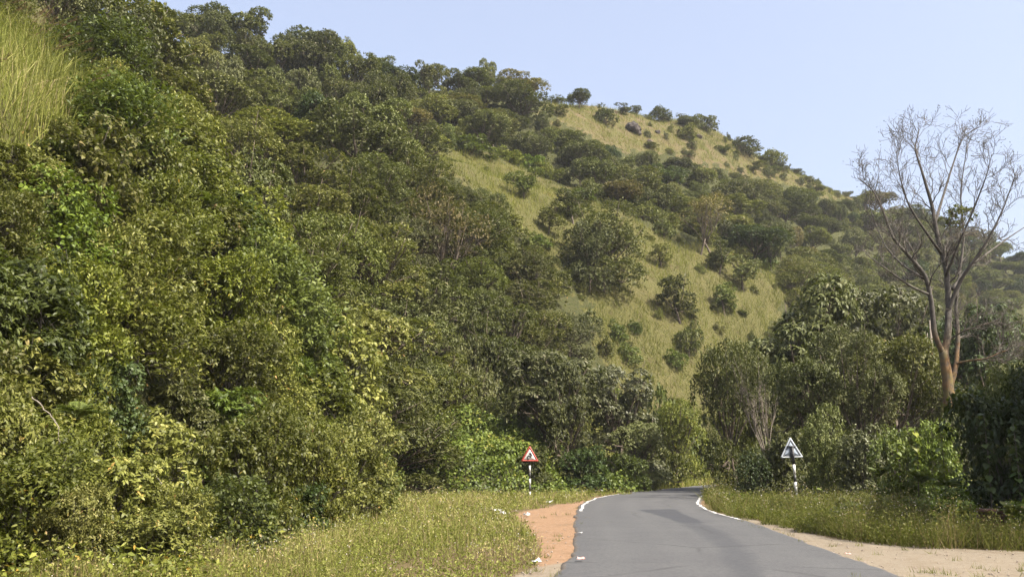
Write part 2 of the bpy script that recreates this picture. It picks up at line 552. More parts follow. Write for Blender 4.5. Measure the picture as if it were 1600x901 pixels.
NEARC = [(-260, 52), (58, 62), (120, 122), (120, 190), (62, 212), (-260, 220)]
hx, hy = wob(HV, *project(HV))
grassy = (inside(SPUR, hx, hy) | inside(TOPG, hx, hy) | inside(NEARG, hx, hy)).astype(float)
dryn = np.clip((HV[:, 1] - 150) / 40, 0, 1) * 0.9 + 0.15 + 0.5 * vnoise(HV[:, 0] / 9, HV[:, 1] / 9, 8)
me = mesh_np("hillside", HV, HQ, M["hill"], smooth=True, quads=True)
attr(me, "grassy", grassy); attr(me, "dryness", np.clip(dryn, 0, 1))
hill = obj("hillside", me, kind="structure")
BVH = BVHTree.FromPolygons([tuple(v) for v in HV], [tuple(q) for q in HQ])


def hit(px, py):
    """where the line of sight through a photo pixel meets the hillside or the flat ground"""
    d = Vector(ray(px, py)).normalized()
    loc, nrm, idx, dist = BVH.ray_cast(Vector((0, 0, CAMZ)), d)
    g = None
    if d.z < -1e-4:
        g = (CAMZ / -d.z)
    if loc is not None and (g is None or dist < g):
        return np.array(loc)
    if g is not None:
        return np.array(Vector((0, 0, CAMZ)) + d * g)
    return None


def drop(x, y):
    loc, nrm, idx, dist = BVH.ray_cast(Vector((x, y, 300)), Vector((0, 0, -1)))
    return 0.0 if loc is None else max(loc.z, 0.0)


# ------------------------------------------------------------------ flat ground sheet
def axis(parts):
    out = []
    for a, b, st in parts:
        out.append(np.arange(a, b, st))
    return np.concatenate(out)


gx = axis([(-650, -100, 60), (-100, -20, 8), (-20, -12, 1), (-12, 14, 0.16), (14, 30, 0.5), (30, 110, 8), (110, 651, 60)])
gy = axis([(-300, -20, 40), (-20, 6, 4), (6, 11, 0.4), (11, 34, 0.16), (34, 60, 0.35), (60, 100, 1.5), (100, 300, 20), (300, 701, 50)])
GX, GY = np.meshgrid(gx, gy, indexing='ij')
LAT = [(795, 812), (800, 804), (835, 795), (875, 787), (915, 781), (930, 776), (990, 767), (1060, 759), (1120, 754), (1160, 754), (1100, 790), (905, 830), (905, 850), (890, 900), (870, 890), (830, 888), (840, 860), (830, 835), (805, 822)]
SAND_L = [(790, 905), (825, 890), (850, 880), (900, 872), (900, 1000), (650, 1200), (500, 1400)]
SAND_R = [(1120, 799), (1200, 815), (1290, 838), (1400, 851), (1500, 856), (1600, 861), (1800, 868), (2400, 900), (2400, 1500), (1500, 1500), (1300, 880), (1150, 815)]
gpx, gpy = project(np.stack([GX.ravel(), GY.ravel(), np.zeros(GX.size)], 1))
ok = GY.ravel() > 5
lat = (inside(LAT, gpx, gpy) & ok).astype(float)
snd = ((inside(SAND_L, gpx, gpy) | inside(SAND_R, gpx, gpy)) & ok).astype(float)
behind = (GY.ravel() <= 5) & (np.abs(GX.ravel() - 2) < 9)
snd[behind] = 1


def blur(a, n):
    a = a.reshape(GX.shape)
    for _ in range(n):
        b = a.copy()
        b[1:-1, 1:-1] = (a[:-2, 1:-1] + a[2:, 1:-1] + a[1:-1, :-2] + a[1:-1, 2:] + a[1:-1, 1:-1]) / 5
        a = b
    return a.ravel()


GZ = 0.05 * vnoise(GX / 2.3, GY / 2.3, 21) + 0.02 * vnoise(GX / 0.6, GY / 0.6, 22)
GZ = np.where((GY > 0) & (GY < 110), GZ, 0)
ii, jj = np.meshgrid(np.arange(len(gx) - 1), np.arange(len(gy) - 1), indexing='ij')
a = (ii * len(gy) + jj).ravel()
me = mesh_np("ground", np.stack([GX.ravel(), GY.ravel(), GZ.ravel()], 1), np.stack([a, a + len(gy), a + len(gy) + 1, a + 1], 1), M["ground"], smooth=True, quads=True)
attr(me, "laterite", blur(lat, 3)); attr(me, "sand", blur(snd, 3))
obj("ground", me, kind="structure")

# ------------------------------------------------------------------ road
LE = [ground(x, y)[:2] for x, y in ((866, 901), (890, 868), (894, 845), (896, 820), (897, 805), (905, 789), (930, 778), (965, 772), (1000, 767.5), (1060, 762), (1120, 757))]
RE = [ground(x, y)[:2] for x, y in ((1415, 901), (1340, 876), (1280, 855), (1200, 824), (1140, 807), (1108, 796), (1096, 786), (1101, 776), (1116, 768), (1135, 763))]
LE = [LE[0] + (LE[0] - np.array((1.0, 17.0))) * k for k in (6, 3, 1)] + LE + [np.array((27.0, 86)), np.array((42.0, 93)), np.array((70.0, 99))]
RE = [np.array((5.0, -12.0)), np.array((5.25, -1.0)), np.array((5.5, 8.0))] + RE + [np.array((24.0, 79)), np.array((42.0, 87)), np.array((70.0, 93))]
LE[0] = np.array((-0.4, -12.0)); LE[1] = np.array((-0.1, -1.0)); LE[2] = np.array((0.3, 8.0))


def resample(P, n):
    P = np.array(P)
    t = np.linspace(0, len(P) - 1, 40 * len(P))
    Q = catmull(P, t)
    s = np.concatenate([[0], np.cumsum(np.linalg.norm(np.diff(Q, axis=0), axis=1))])
    # match the two kerbs on fractions of their own length
    u = np.linspace(0, s[-1], n)
    return np.stack([np.interp(u, s, Q[:, 0]), np.interp(u, s, Q[:, 1])], 1)


NR, NC = 900, 47
L = resample(LE, NR); Rr = resample(RE, NR)
L = L + (0.10 * vnoise(L[:, 1] * 1.1, L[:, 0] * 0 + 3, 31) + 0.07 * vnoise(L[:, 1] * 4, L[:, 0] * 0 + 9, 32))[:, None] * np.array((1.0, 0.0))
Rr = Rr + (0.10 * vnoise(Rr[:, 1] * 1.1, Rr[:, 0] * 0 + 3, 33) + 0.06 * vnoise(Rr[:, 1] * 4, Rr[:, 0] * 0 + 9, 34))[:, None] * np.array((1.0, 0.0))
u = np.concatenate([[0.0, 0.008], np.linspace(0.022, 0.978, NC - 4), [0.992, 1.0]])
RP = L[:, None, :] * (1 - u)[None, :, None] + Rr[:, None, :] * u[None, :, None]
rz = 0.035 + 0.05 * (1 - (2 * u - 1) ** 2)
rz[0] = rz[-1] = -0.05
rz[1] = rz[-2] = 0.02
RV = np.concatenate([RP, np.broadcast_to(rz[None, :, None], RP.shape[:2] + (1,))], 2).reshape(-1, 3)
ii, jj = np.meshgrid(np.arange(NR - 1), np.arange(NC - 1), indexing='ij')
a = (ii * NC + jj).ravel()
me = mesh_np("road", RV, np.stack([a, a + 1, a + NC + 1, a + NC], 1), M["asphalt"], smooth=True, quads=True)
rpx, rpy = project(RV)
PATCH = [(1000, 796), (1052, 795), (1078, 808), (1100, 816), (1062, 815), (1036, 806)]
BAND = [(1050, 806), (1085, 811), (1135, 830), (1180, 862), (1205, 905), (1220, 960), (1150, 960), (1140, 900), (1118, 855), (1065, 820)]
stn = np.maximum(inside(PATCH, rpx, rpy) * 1.4, inside(BAND, rpx, rpy) * 0.52)
SKID = [(1168, 814), (1205, 833), (1232, 860), (1247, 890), (1252, 925), (1240, 925), (1236, 890), (1222, 862), (1198, 837)]
stn = np.maximum(stn, inside(SKID, rpx, rpy) * 0.5)
stn = stn.reshape(NR, NC)
for _ in range(3):
    b = stn.copy(); b[1:-1, 1:-1] = (stn[1:-1, 1:-1] * 2 + stn[:-2, 1:-1] + stn[2:, 1:-1] + stn[1:-1, :-2] + stn[1:-1, 2:]) / 6; stn = b
attr(me, "stain", stn.ravel())
trk = sum(np.exp(-((u - c_) / .055) ** 2) for c_ in (.17, .40, .60, .83))
attr(me, "track", np.broadcast_to(trk[None, :], (NR, NC)).ravel())
eg = np.clip(1 - np.minimum(u, 1 - u) / 0.045, 0, 1)
attr(me, "edge", np.broadcast_to(eg[None, :], (NR, NC)).ravel())
obj("road", me, kind="structure")


def road_z(uu):
    return 0.035 + 0.05 * (1 - (2 * uu - 1) ** 2)


def line_strip(name, label, i0, i1, ua, wu, side):
    idx = np.arange(i0, i1)
    V = []
    for i in idx:
        wdt = np.linalg.norm(Rr[i] - L[i])
        for q in (ua / wdt, (ua + wu) / wdt):
            q = q if side == 'l' else 1 - q
            xy = L[i] * (1 - q) + Rr[i] * q
            V.append((xy[0], xy[1], road_z(q) + 0.006))
    m_ = len(idx)
    a = np.arange(m_ - 1) * 2
    o = obj(name, mesh_np(name, V, np.stack([a, a + 1, a + 3, a + 2], 1), M["paint"], quads=True), kind="structure")
    o["label"] = label


li = [i for i in range(NR) if L[i][1] > ground(905, 800)[1]]
ri = [i for i in range(NR) if ground(1170, 814)[1] < Rr[i][1]]
line_strip("edge_line", "worn white line along the outer edge of the bend", li[0], min(li[-1], li[0] + 430), 0.16, 0.11, 'l')
line_strip("edge_line", "worn white line round the inner edge of the bend", ri[0], min(ri[-1], ri[0] + 340), 0.12, 0.11, 'r')


# ------------------------------------------------------------------ foliage builders
def rdir(n, rng):
    return norm(rng.normal(size=(n, 3)))


def leaf_tris(P, A, N, Ln, Wd, tone, fold=0.18, droop=0.12, six=False):
    """leaf blades: P base points, A axes, N upper side, folded along the midrib"""
    n = len(P)
    A = norm(A); Sd = norm(np.cross(A, N)); N = np.cross(Sd, A)
    Ln = np.asarray(Ln)[:, None]; Wd = np.asarray(Wd)[:, None]
    if six:
        pts = [P, P + A * Ln * .28 + Sd * Wd * .42 + N * Wd * fold, P + A * Ln * .68 + Sd * Wd * .38 + N * (Wd * fold - Ln * droop * .5),
               P + A * Ln - N * Ln * droop, P + A * Ln * .68 - Sd * Wd * .38 + N * (Wd * fold - Ln * droop * .5), P + A * Ln * .28 - Sd * Wd * .42 + N * Wd * fold]
        tri = [(0, 1, 5), (1, 2, 4), (1, 4, 5), (2, 3, 4)]
        k = 6
    else:
        pts = [P, P + A * Ln * .45 + Sd * Wd * .5 + N * Wd * fold, P + A * Ln - N * Ln * droop, P + A * Ln * .45 - Sd * Wd * .5 + N * Wd * fold]
        tri = [(0, 1, 2), (0, 2, 3)]
        k = 4
    V = np.stack(pts, 1).reshape(-1, 3)
    T = (np.arange(n)[:, None, None] * k + np.array(tri)[None]).reshape(-1, 3)
    return V, T, np.repeat(tone, k)


def skirt(rng, n, rx, z, rl):
    th = rng.random() * 6 + np.arange(n) * 6.283 / n
    return [(np.array((math.cos(t) * rx, math.sin(t) * rx, z * rng.uniform(.6, 1.2))), rl * rng.uniform(.8, 1.15)) for t in th]


def lobe_set(rng, n, rx, hc, rz, rl, jitter=1.0):
    out = [(np.array((0, 0, hc)), rl * 1.15)]
    for i in range(n):
        th = 2 * math.pi * (i / n * 2.618 + rng.random() * 0.25)
        el = rng.uniform(-0.55, 1.0)
        rr = math.sqrt(max(0.0, 1 - el * el * 0.8))
        k = rng.uniform(0.5, 1.16)
        out.append((np.array((math.cos(th) * rr * rx * k, math.sin(th) * rr * rx * k, hc + el * rz * k)), rl * rng.choice([rng.uniform(.4, .75), rng.uniform(.75, 1.25)])))
    return out


def foliage(name, mat, rng, lobes, sprays, k, L, W, tl, spread=1.0, up=0.35, droop=0.3, hollow=0.7, six=False, flat=0.8, whorl=False, zmin=-9):
    C = np.array([c for c, r in lobes]); r = np.array([r for c, r in lobes])
    pr = r ** 2 / np.sum(r ** 2)
    li_ = rng.choice(len(r), sprays, p=pr)
    D = rdir(sprays, rng); D[:, 2] = np.where((D[:, 2] < -0.35) & (rng.random(sprays) < 0.7), -D[:, 2], D[:, 2])
    P = C[li_] + D * r[li_][:, None] * np.array((1, 1, flat)) * (hollow + (1.06 - hollow) * rng.random(sprays) ** 0.6)[:, None]
    # thin out what lies deep inside other lobes
    deep = np.zeros(sprays, bool)
    for c, q in lobes:
        deep |= np.linalg.norm((P - c) / np.array((1, 1, flat)), axis=1) < q * 0.62
    keep = (~deep | (rng.random(sprays) < 0.18)) & (P[:, 2] > zmin)
    # ragged gaps
    gap = vnoise(P[:, 0] * 1.6 / max(L * 5, .5) + 7, (P[:, 1] + P[:, 2] * 1.3) * 1.6 / max(L * 5, .5) + 3, rng.integers(1e6))
    keep &= gap > -0.30
    P = P[keep]; D = D[keep]; ns = len(P)
    T = norm(D * 0.8 + rdir(ns, rng) * 0.7 + np.array((0, 0, up)))
    stone = rng.random(ns)
    j = np.tile(np.arange(k), ns)
    Pi = np.repeat(P, k, 0); Ti = np.repeat(T, k, 0); Di = np.repeat(D, k, 0)
    n = ns * k
    ref = norm(np.cross(Ti, rdir(n, rng)))
    if whorl:
        frac = 0.75 + 0.25 * rng.random(n)
        Ax = Ti * 0.45 + ref * spread + np.array((0, 0, -droop))
    else:
        frac = (j + rng.random(n) * 0.6) / k
        Ax = Ti * 0.75 + ref * spread + np.array((0, 0, -droop))
    pos = Pi + Ti * (frac * tl)[:, None] + rng.normal(size=(n, 3)) * L * 0.12
    Nn = norm(np.array((0, 0, 0.75)) + Di * 0.45 + rng.normal(size=(n, 3)) * 0.45)
    sz = rng.uniform(0.65, 1.2, n)
    tone = np.clip(0.55 * np.repeat(stone, k) + 0.32 * rng.random(n) + .08 + rng.normal(size=n) * 0.05, 0, 1)
    V, Tt, tn = leaf_tris(pos, Ax, Nn, L * sz, W * sz * rng.uniform(0.85, 1.15, n), tone, six=six)
    return mesh_np(name, V, Tt, mat, tn)


def limbs(name, mat, rng, lobes, h0, r0, sides=6, twigs=2, stems=1, z0=-0.6):
    A = Acc()
    for s in range(stems):
        base = np.array((0.0, 0, z0)) if stems == 1 else np.array((rng.normal() * r0 * 4, rng.normal() * r0 * 4, z0))
        lean = rng.normal(size=3) * 0.08 * h0; lean[2] = 0
        top = np.array((0, 0, h0)) + lean * 2
        sub = lobes[s::stems] if stems > 1 else lobes
        tp = np.array([base, base * .6 + lean * .3 + (0, 0, h0 * .35), base * .3 + lean + (0, 0, h0 * .7), top])
        A.add(*tube(tp, [r0 * 1.25, r0, r0 * .85, r0 * .72], sides))
        for c, q in sub:
            st = tp[2] + (tp[3] - tp[2]) * rng.random()
            mid = st * .45 + c * .55 + rng.normal(size=3) * q * .18 + np.array((0, 0, -q * .15))
            rr = r0 * rng.uniform(.35, .55)
            A.add(*tube([st, mid, c, c + (c - mid) * .5], [rr, rr * .7, rr * .4, rr * .2], max(4, sides - 1)))
            for _ in range(twigs):
                e = c + rdir(1, rng)[0] * q * .95
                A.add(*tube([mid, (mid + c) * .5 + rng.normal(size=3) * q * .2, e], [rr * .4, rr * .28, rr * .1], 4, False))
    return A.mesh(name, mat)


KIND = {}


def make_kind(key, nvar, w0, h0, fn):
    """a plant kind: nvar pairs of meshes (stems, leaves), nominal crown width and overall height"""
    KIND[key] = (w0, h0, [fn(np.random.default_rng(1000 + 37 * i + sum(map(ord, key)))) for i in range(nvar)])


def k_far(rng):
    lb = lobe_set(rng, 17, 3.1, 4.6, 2.2, 1.45)
    return limbs("trunk", M["bark"], rng, lb, 2.6, 0.2, 5, 1), foliage("crown", M["dark"], rng, lb, 2300, 6, 0.30, 0.17, 0.4, flat=.85, zmin=.5)


def k_farlow(rng):
    lb = lobe_set(rng, 8, 1.75, 1.55, 0.75, .8) + skirt(rng, 5, 1.6, .6, .65) + [(np.array((rng.normal() * .7, rng.normal() * .7, 2.7)), .6)]
    return limbs("trunk", M["bark"], rng, lb, .9, 0.12, 5, 1), foliage("crown", M["dark"], rng, lb, 520, 6, 0.3, 0.17, 0.35, flat=.85, zmin=.1)


def k_mid(rng):
    lb = lobe_set(rng, 17, 2.4, 3.7, 2.1, 1.12) + skirt(rng, 6, 2.1, 1.1, 1.0)
    return limbs("trunk", M["bark"], rng, lb, 2.2, 0.15, 6, 2), foliage("crown", M["dark"], rng, lb, 2500, 7, 0.21, 0.10, 0.4, flat=.85, zmin=.1)


def k_midwhorl(rng):
    lb = lobe_set(rng, 18, 2.4, 3.6, 2.1, 1.05) + skirt(rng, 6, 2.1, 1.1, 1.0)
    return limbs("trunk", M["bark"], rng, lb, 2.2, 0.15, 6, 2), foliage("crown", M["dark"], rng, lb, 2000, 8, 0.24, 0.095, 0.25, 1.0, .5, .55, .72, whorl=True, zmin=.4)


def k_midsparse(rng):
    lb = lobe_set(rng, 10, 1.8, 3.6, 1.5, 1.15)
    return limbs("trunk", M["bark"], rng, lb, 1.6, 0.11, 6, 9, stems=2), foliage("crown", M["dry"], rng, lb, 900, 6, 0.17, 0.085, 0.4, flat=.85, hollow=.6, zmin=.8)


def k_open(rng):     # open slope tree: flat sparse tiers on a bent stem
    lb = [(np.array((math.cos(t) * q, math.sin(t) * q, z)), s) for t, q, z, s in zip(rng.uniform(0, 6.28, 8), rng.uniform(.2, 1.5, 8), np.linspace(1.5, 4.3, 8), rng.uniform(.55, .95, 8))]
    return limbs("trunk", M["bark"], rng, lb, 2.0, 0.13, 5, 3), foliage("crown", M["dark"], rng, lb, 520, 6, 0.26, 0.15, 0.35, flat=.6, zmin=.8)


def k_near(rng):
    lb = lobe_set(rng, 12, 1.25, 1.75, 1.15, .72) + skirt(rng, 7, 1.1, .55, .6)
    return limbs("stem", M["twig_dark"], rng, lb, 1.0, 0.045, 5, 4, stems=3), foliage("leaves", M["bright"], rng, lb, 2100, 7, 0.160, 0.068, 0.38, 1.0, .4, .25, .58, six=True, flat=.95, zmin=.0)


def k_nearpin(rng):   # narrow leaflets in long rows
    lb = lobe_set(rng, 11, 1.3, 1.8, 1.1, .74) + skirt(rng, 6, 1.1, .55, .6)
    return limbs("stem", M["twig"], rng, lb, 1.0, 0.04, 5, 5, stems=3), foliage("leaves", M["bright"], rng, lb, 1600, 11, 0.125, 0.044, 0.55, 1.1, .3, .1, .62, six=False, flat=.95, zmin=.0)


def k_nearwhorl(rng):
    lb = lobe_set(rng, 12, 1.25, 1.75, 1.2, .7) + skirt(rng, 7, 1.1, .55, .6)
    return limbs("stem", M["twig_dark"], rng, lb, 1.0, 0.045, 5, 4, stems=3), foliage("leaves", M["bright"], rng, lb, 1600, 9, 0.180, 0.072, 0.16, 1.0, .6, .2, .64, six=True, flat=.95, whorl=True, zmin=.0)


def k_nearbroad(rng):
    lb = lobe_set(rng, 10, 1.2, 1.5, 1.1, .72) + skirt(rng, 7, 1.1, .45, .6)
    return limbs("stem", M["twig_dark"], rng, lb, .8, 0.035, 5, 4, stems=3), foliage("leaves", M["fresh"], rng, lb, 1350, 5, 0.175, 0.108, 0.3, 1.0, .1, .55, .68, six=True, flat=.95, zmin=-.2)


def k_big(rng):       # big drooping leaves in whorls
    lb = lobe_set(rng, 19, 2.0, 4.6, 3.1, 1.0) + skirt(rng, 6, 1.8, 1.2, .95)
    return limbs("trunk", M["bark"], rng, lb, 3.2, 0.16, 7, 3), foliage("crown", M["grey"], rng, lb, 3000, 8, 0.235, 0.092, 0.22, 1.0, .5, .75, .66, whorl=True, six=True, zmin=.2)


def k_fine(rng):      # small dense leaves
    lb = lobe_set(rng, 17, 1.85, 4.2, 2.6, .98)
    return limbs("trunk", M["bark"], rng, lb, 2.6, 0.12, 6, 3), foliage("crown", M["grey"], rng, lb, 3400, 7, 0.15, 0.075, 0.34, hollow=.68, zmin=.2)


make_kind("far", 7, 8.6, 8.0, k_far)
make_kind("farlow", 4, 4.8, 3.2, k_farlow)
make_kind("mid", 5, 6.7, 6.9, k_mid)
make_kind("midwhorl", 4, 6.6, 6.8, k_midwhorl)
make_kind("midsparse", 2, 5.4, 6.0, k_midsparse)
make_kind("open", 4, 3.6, 4.9, k_open)
make_kind("near", 3, 4.0, 3.5, k_near)
make_kind("nearpin", 2, 4.1, 3.5, k_nearpin)
make_kind("nearwhorl", 2, 4.0, 3.5, k_nearwhorl)
make_kind("nearbroad", 2, 3.8, 3.2, k_nearbroad)
make_kind("big", 3, 5.7, 8.5, k_big)
make_kind("fine", 3, 5.5, 7.6, k_fine)

COUNT = {}


def plant(kind, loc, width, height, mat, name, label, cat, group=None, rz=None, bark=None, part=("trunk", "crown")):
    w0, h0, vs = KIND[kind]
    c = COUNT[kind] = COUNT.get(kind, 0) + 1
    a, b = vs[c % len(vs)]
    t = thing(name, label, cat, loc, random.uniform(0, 6.28) if rz is None else rz, group, (width / w0 * random.uniform(.85, 1.15), width / w0 * random.uniform(.85, 1.15), height / h0))
    t.rotation_euler[0] = random.uniform(-.09, .09); t.rotation_euler[1] = random.uniform(-.09, .09)
    obj(part[0], a, t, M[bark] if bark else None)
    o = obj(part[1], b, t, M[mat])
    return t


def plant_px(kind, x0, x1, ytop, Y, mat, name, label, cat, group=None, on_hill=False, zb=0.0, **kw):
    """a plant whose crown spans photo columns x0..x1 and whose top is at row ytop, standing at distance Y"""
    c = at_y((x0 + x1) / 2, 650, Y)
    top = at_y((x0 + x1) / 2, ytop, Y)
    z = drop(c[0], c[1]) if on_hill else zb
    wd = (x1 - x0) / F * Y * 1.02
    return plant(kind, (c[0], c[1], z - .05), wd, max(top[2] - z, 0.6), mat, name, label, cat, group, **kw)


# ------------------------------------------------------------------ forest and shrubs over the hillside
def hill_samples(n, rng):
    A = HV[HQ[:, 0]]; B = HV[HQ[:, 1]]; Cc = HV[HQ[:, 2]]; Dd = HV[HQ[:, 3]]
    ar = np.linalg.norm(np.cross(B - A, Dd - A), axis=1)
    row = HQ[:, 0] % nv
    ar = ar * (vpos[row] < 6.25)
    q = rng.choice(len(HQ), n, p=ar / ar.sum())
    s = rng.random((n, 1)); t = rng.random((n, 1))
    return (A[q] * (1 - s) + B[q] * s) * (1 - t) + (Dd[q] * (1 - s) + Cc[q] * s) * t


def thin(P, spacing, taken=None):
    keep = []
    pts = np.zeros((0, 3)) if taken is None else taken
    for i, p_ in enumerate(P):
        s = spacing[i]
        if len(pts) and np.min(np.sum((pts - p_) ** 2, 1)) < s * s:
            continue
        keep.append(i); pts = np.vstack([pts, p_])
    return keep


def visible_from_camera(P, h):
    o = Vector((0, 0, CAMZ))
    d = Vector(P) + Vector((0, 0, h)) - o
    loc, nrm, idx, dist = BVH.ray_cast(o, d.normalized())
    return loc is None or dist > d.length - 1.0


FOREST = []     # (pos, width, height, kind, mat, zone)
P = hill_samples(26000, R)
px, py = project(P)
okv = (px > -150) & (px < 1720) & (py > -160) & (py < 830) & (P[:, 1] > 14)
P = P[okv]; px = px[okv]; py = py[okv]
gr = inside(SPUR, px, py) | inside(TOPG, px, py) | inside(NEARC, px, py)
Yd = P[:, 1]
near = (Yd < 44) & (px < 640)
beyond = py < np.interp(px, [628, 780, 960, 1215, 1400, 1700], [245, 262, 335, 436, 487, 545])
patchy = beyond & (px > 880) & (py < np.interp(px, [880, 1000, 1150, 1340, 1700], [215, 245, 275, 325, 450]))
leftf = (px < 640) & (Yd > 82) & ~beyond | (px < 640) & beyond & ~near
sp = np.where(near, 1.95, np.where(beyond, 6.6, 4.9))
sp = np.where(leftf, 5.8, sp)
sp = np.where(patchy, 6.5, sp) * R.uniform(0.85, 1.2, len(P))
HOLLOW = [(110, 545), (300, 560), (345, 640), (320, 715), (140, 705)]
keep = [i for i in thin(P, sp) if not gr[i] and not inside(HOLLOW, px[i:i + 1], py[i:i + 1])[0]]
keep = [i for i in keep if visible_from_camera(P[i], 2.0 if near[i] else 5.0)]


def fit(p_, wd, ht, polys):
    """shrink a plant until its crown leaves the open grass behind it in view"""
    for k in (1, .8, .62, .46, .34, .24):
        a_ = np.array([p_ + (dx * wd * k * .4, 0, dz * ht * k) for dx, dz in ((0, .8), (-.5, .5), (.5, .5))])
        x_, y_ = project(a_)
        if not any(inside(q, x_, y_).any() for q in polys):
            return k
    return 0


for i in keep:
    if near[i]:
        hgt = R.uniform(2.2, 3.6) * np.interp(Yd[i], [16, 40], [.85, 1.35])
        wd, kd, mt, zone = hgt * R.uniform(1.0, 1.3), R.choice(["near", "near", "near", "nearwhorl", "nearwhorl", "nearbroad"]), R.choice(["bright", "bright", "olive", "bright", "fresh"]), "near"
    elif patchy[i]:
        wd, hgt, kd, mt, zone = R.uniform(2.5, 5.0), R.uniform(1.8, 3.4), "farlow", R.choice(["dark", "olive", "grey"]), "ridge"
    elif beyond[i] and px[i] > 640:
        wd, hgt, kd, mt, zone = R.choice([R.uniform(4.5, 8), R.uniform(8, 12.5)]), R.uniform(4.2, 8.5), "far", R.choice(["dark", "olive", "grey", "deep", "dry"], p=[.42, .27, .17, .08, .06]), "band"
    elif leftf[i]:
        wd, hgt, kd, mt, zone = R.choice([R.uniform(5, 8), R.uniform(8, 12)]), R.uniform(5, 9), "far", R.choice(["dark", "grey", "olive", "bright", "deep"], p=[.40, .25, .23, .06, .06]), "left"
    else:
        wd, hgt, kd, mt, zone = R.uniform(5.6, 8.2), R.uniform(4.6, 7.0), R.choice(["mid", "midwhorl", "mid"]), R.choice(["dark", "olive", "grey", "olive"]), "mid"
    k = fit(P[i], wd, hgt, [NEARC] if near[i] else [SPUR, TOPG])
    if k == 0:
        continue
    if k < .5 and not near[i]:
        kd = "farlow"; zone = "edge"
        wd, hgt = max(wd * k, 2.2), max(hgt * k, 1.4)
    else:
        wd *= k; hgt *= k
    FOREST.append((P[i], wd, hgt, kd, mt, zone))

# second pass: small bushes wherever the slope beside the open grass still lies bare
have = np.array([q[0] for q in FOREST]); rad_ = np.array([max(q[1] * .42, 1.6) for q in FOREST])
added = np.zeros((0, 3))
P2 = hill_samples(9000, R)
x2, y2 = project(P2)
for p_, x_, y_ in zip(P2, x2, y2):
    if not (380 < x_ < 1350 and 100 < y_ < 740 and p_[1] > 44):
        continue
    one = np.array([x_]), np.array([y_])
    if inside(SPUR, *one)[0] or inside(TOPG, *one)[0] or np.any(np.linalg.norm(have - p_, axis=1) < rad_):
        continue
    if len(added) and np.min(np.linalg.norm(added - p_, axis=1)) < 2.2:
        continue
    wd, hgt = R.uniform(2.6, 4.6), R.uniform(1.8, 3.4)
    k = fit(p_, wd, hgt, [SPUR, TOPG])
    if k < .3 or not visible_from_camera(p_, 1.5):
        continue
    added = np.vstack([added, p_])
    FOREST.append((p_, wd * k, hgt * k, "farlow", R.choice(["dark", "olive", "olive", "bright", "dark"]), "edge"))
# bushes dotted over the dry ridge, thicker towards the right
P2 = hill_samples(12000, R)
x2, y2 = project(P2)
sel = inside(TOPG, x2, y2)
added = np.zeros((0, 3))
for p_, x_ in zip(P2[sel], x2[sel]):
    dmin = np.interp(x_, [830, 1050, 1150, 1330], [5.4, 4.8, 3.6, 3.0])
    if len(added) and np.min(np.linalg.norm(added - p_, axis=1)) < dmin:
        continue
    if any(abs(x_ - a_) < 24 for a_ in (905, 945, 985, 1105)):
        continue
    added = np.vstack([added, p_])
    FOREST.append((p_, R.choice([R.uniform(1.0, 2.2), R.uniform(2.2, 5.2)]), R.uniform(.8, 2.6), R.choice(["farlow", "open", "farlow"]), R.choice(["dark", "olive", "grey"]), "ridge"))

P2 = hill_samples(9000, R)
x2, y2 = project(P2)
sel = inside(SPUR, x2, y2)
added = np.zeros((0, 3))
for p_, x_, y_ in zip(P2[sel], x2[sel], y2[sel]):
    if len(added) and np.min(np.linalg.norm(added - p_, axis=1)) < np.interp(y_, [230, 400, 520, 700], [7, 6.5, 4.2, 2.8]):
        continue
    added = np.vstack([added, p_])
    FOREST.append((p_, R.uniform(1.0, 2.3), R.uniform(.7, 1.7), R.choice(["farlow", "open", "farlow"]), R.choice(["olive", "fresh", "olive", "dark"]), "spur"))

# drop what stands wholly hidden behind nearer crowns
FOREST.sort(key=lambda q: q[0][1])
cov = np.zeros((230, 440), bool)
shown = []
gy_, gx_ = np.mgrid[0:230, 0:440]
for q in FOREST:
    c_ = q[0] + (0, 0, q[2] * .5)
    x_, y_ = project(c_)
    D = q[0][1] * math.cos(PITCH) + (c_[2] - CAMZ) * math.sin(PITCH)
    ax_, bx_ = q[1] * .5 * F / D / 4, q[2] * .52 * F / D / 4
    X_, Y_ = (x_[0] + 80) / 4, y_[0] / 4
    e = ((gx_ - X_) / max(ax_, .8)) ** 2 + ((gy_ - Y_) / max(bx_, .8)) ** 2 < 1
    e &= (gx_ > 19) & (gx_ < 421)
    free = (e & ~cov).sum()
    if free < max(3, .16 * math.pi * ax_ * bx_):
        continue
    cov |= ((gx_ - X_) / max(ax_ * .85, .7)) ** 2 + ((gy_ - Y_) / max(bx_ * .85, .7)) ** 2 < 1
    shown.append(q)
FOREST = shown

TONEW = {"dark": "dark green", "deep": "deep green", "olive": "olive-green", "grey": "grey-green", "dry": "brownish", "bright": "yellow-green", "fresh": "fresh green", "pale": "pale grey-green"}
ZONE = {"near": ("shrub", "shrub", "on the near roadside bank", "shrubs covering the near roadside bank"),
        "mid": ("tree", "tree", "on the lower slope", "trees on the lower slope"),
        "left": ("tree", "tree", "in the forest high on the left", "trees of the upper left forest"),
        "band": ("tree", "tree", "in the woods behind the spur", "trees of the belt behind the spur"),
        "edge": ("bush", "bush", "at the edge of open grass", "bushes at the edge of the open grass"),
        "spur": ("bush", "bush", "dotted over the spur grass", "small bushes in the spur grass"),
        "ridge": ("bush", "bush", "on the dry far ridge", "bushes scattered on the far ridge")}
ORD = ["leftmost", "second from left", "third from left", "fourth from left", "fifth from left", "sixth from left", "seventh from left", "eighth from left", "ninth from left", "tenth from left"]
ORD += [f"{k} from left" for k in "eleventh twelfth thirteenth fourteenth fifteenth sixteenth seventeenth eighteenth nineteenth twentieth".split()]
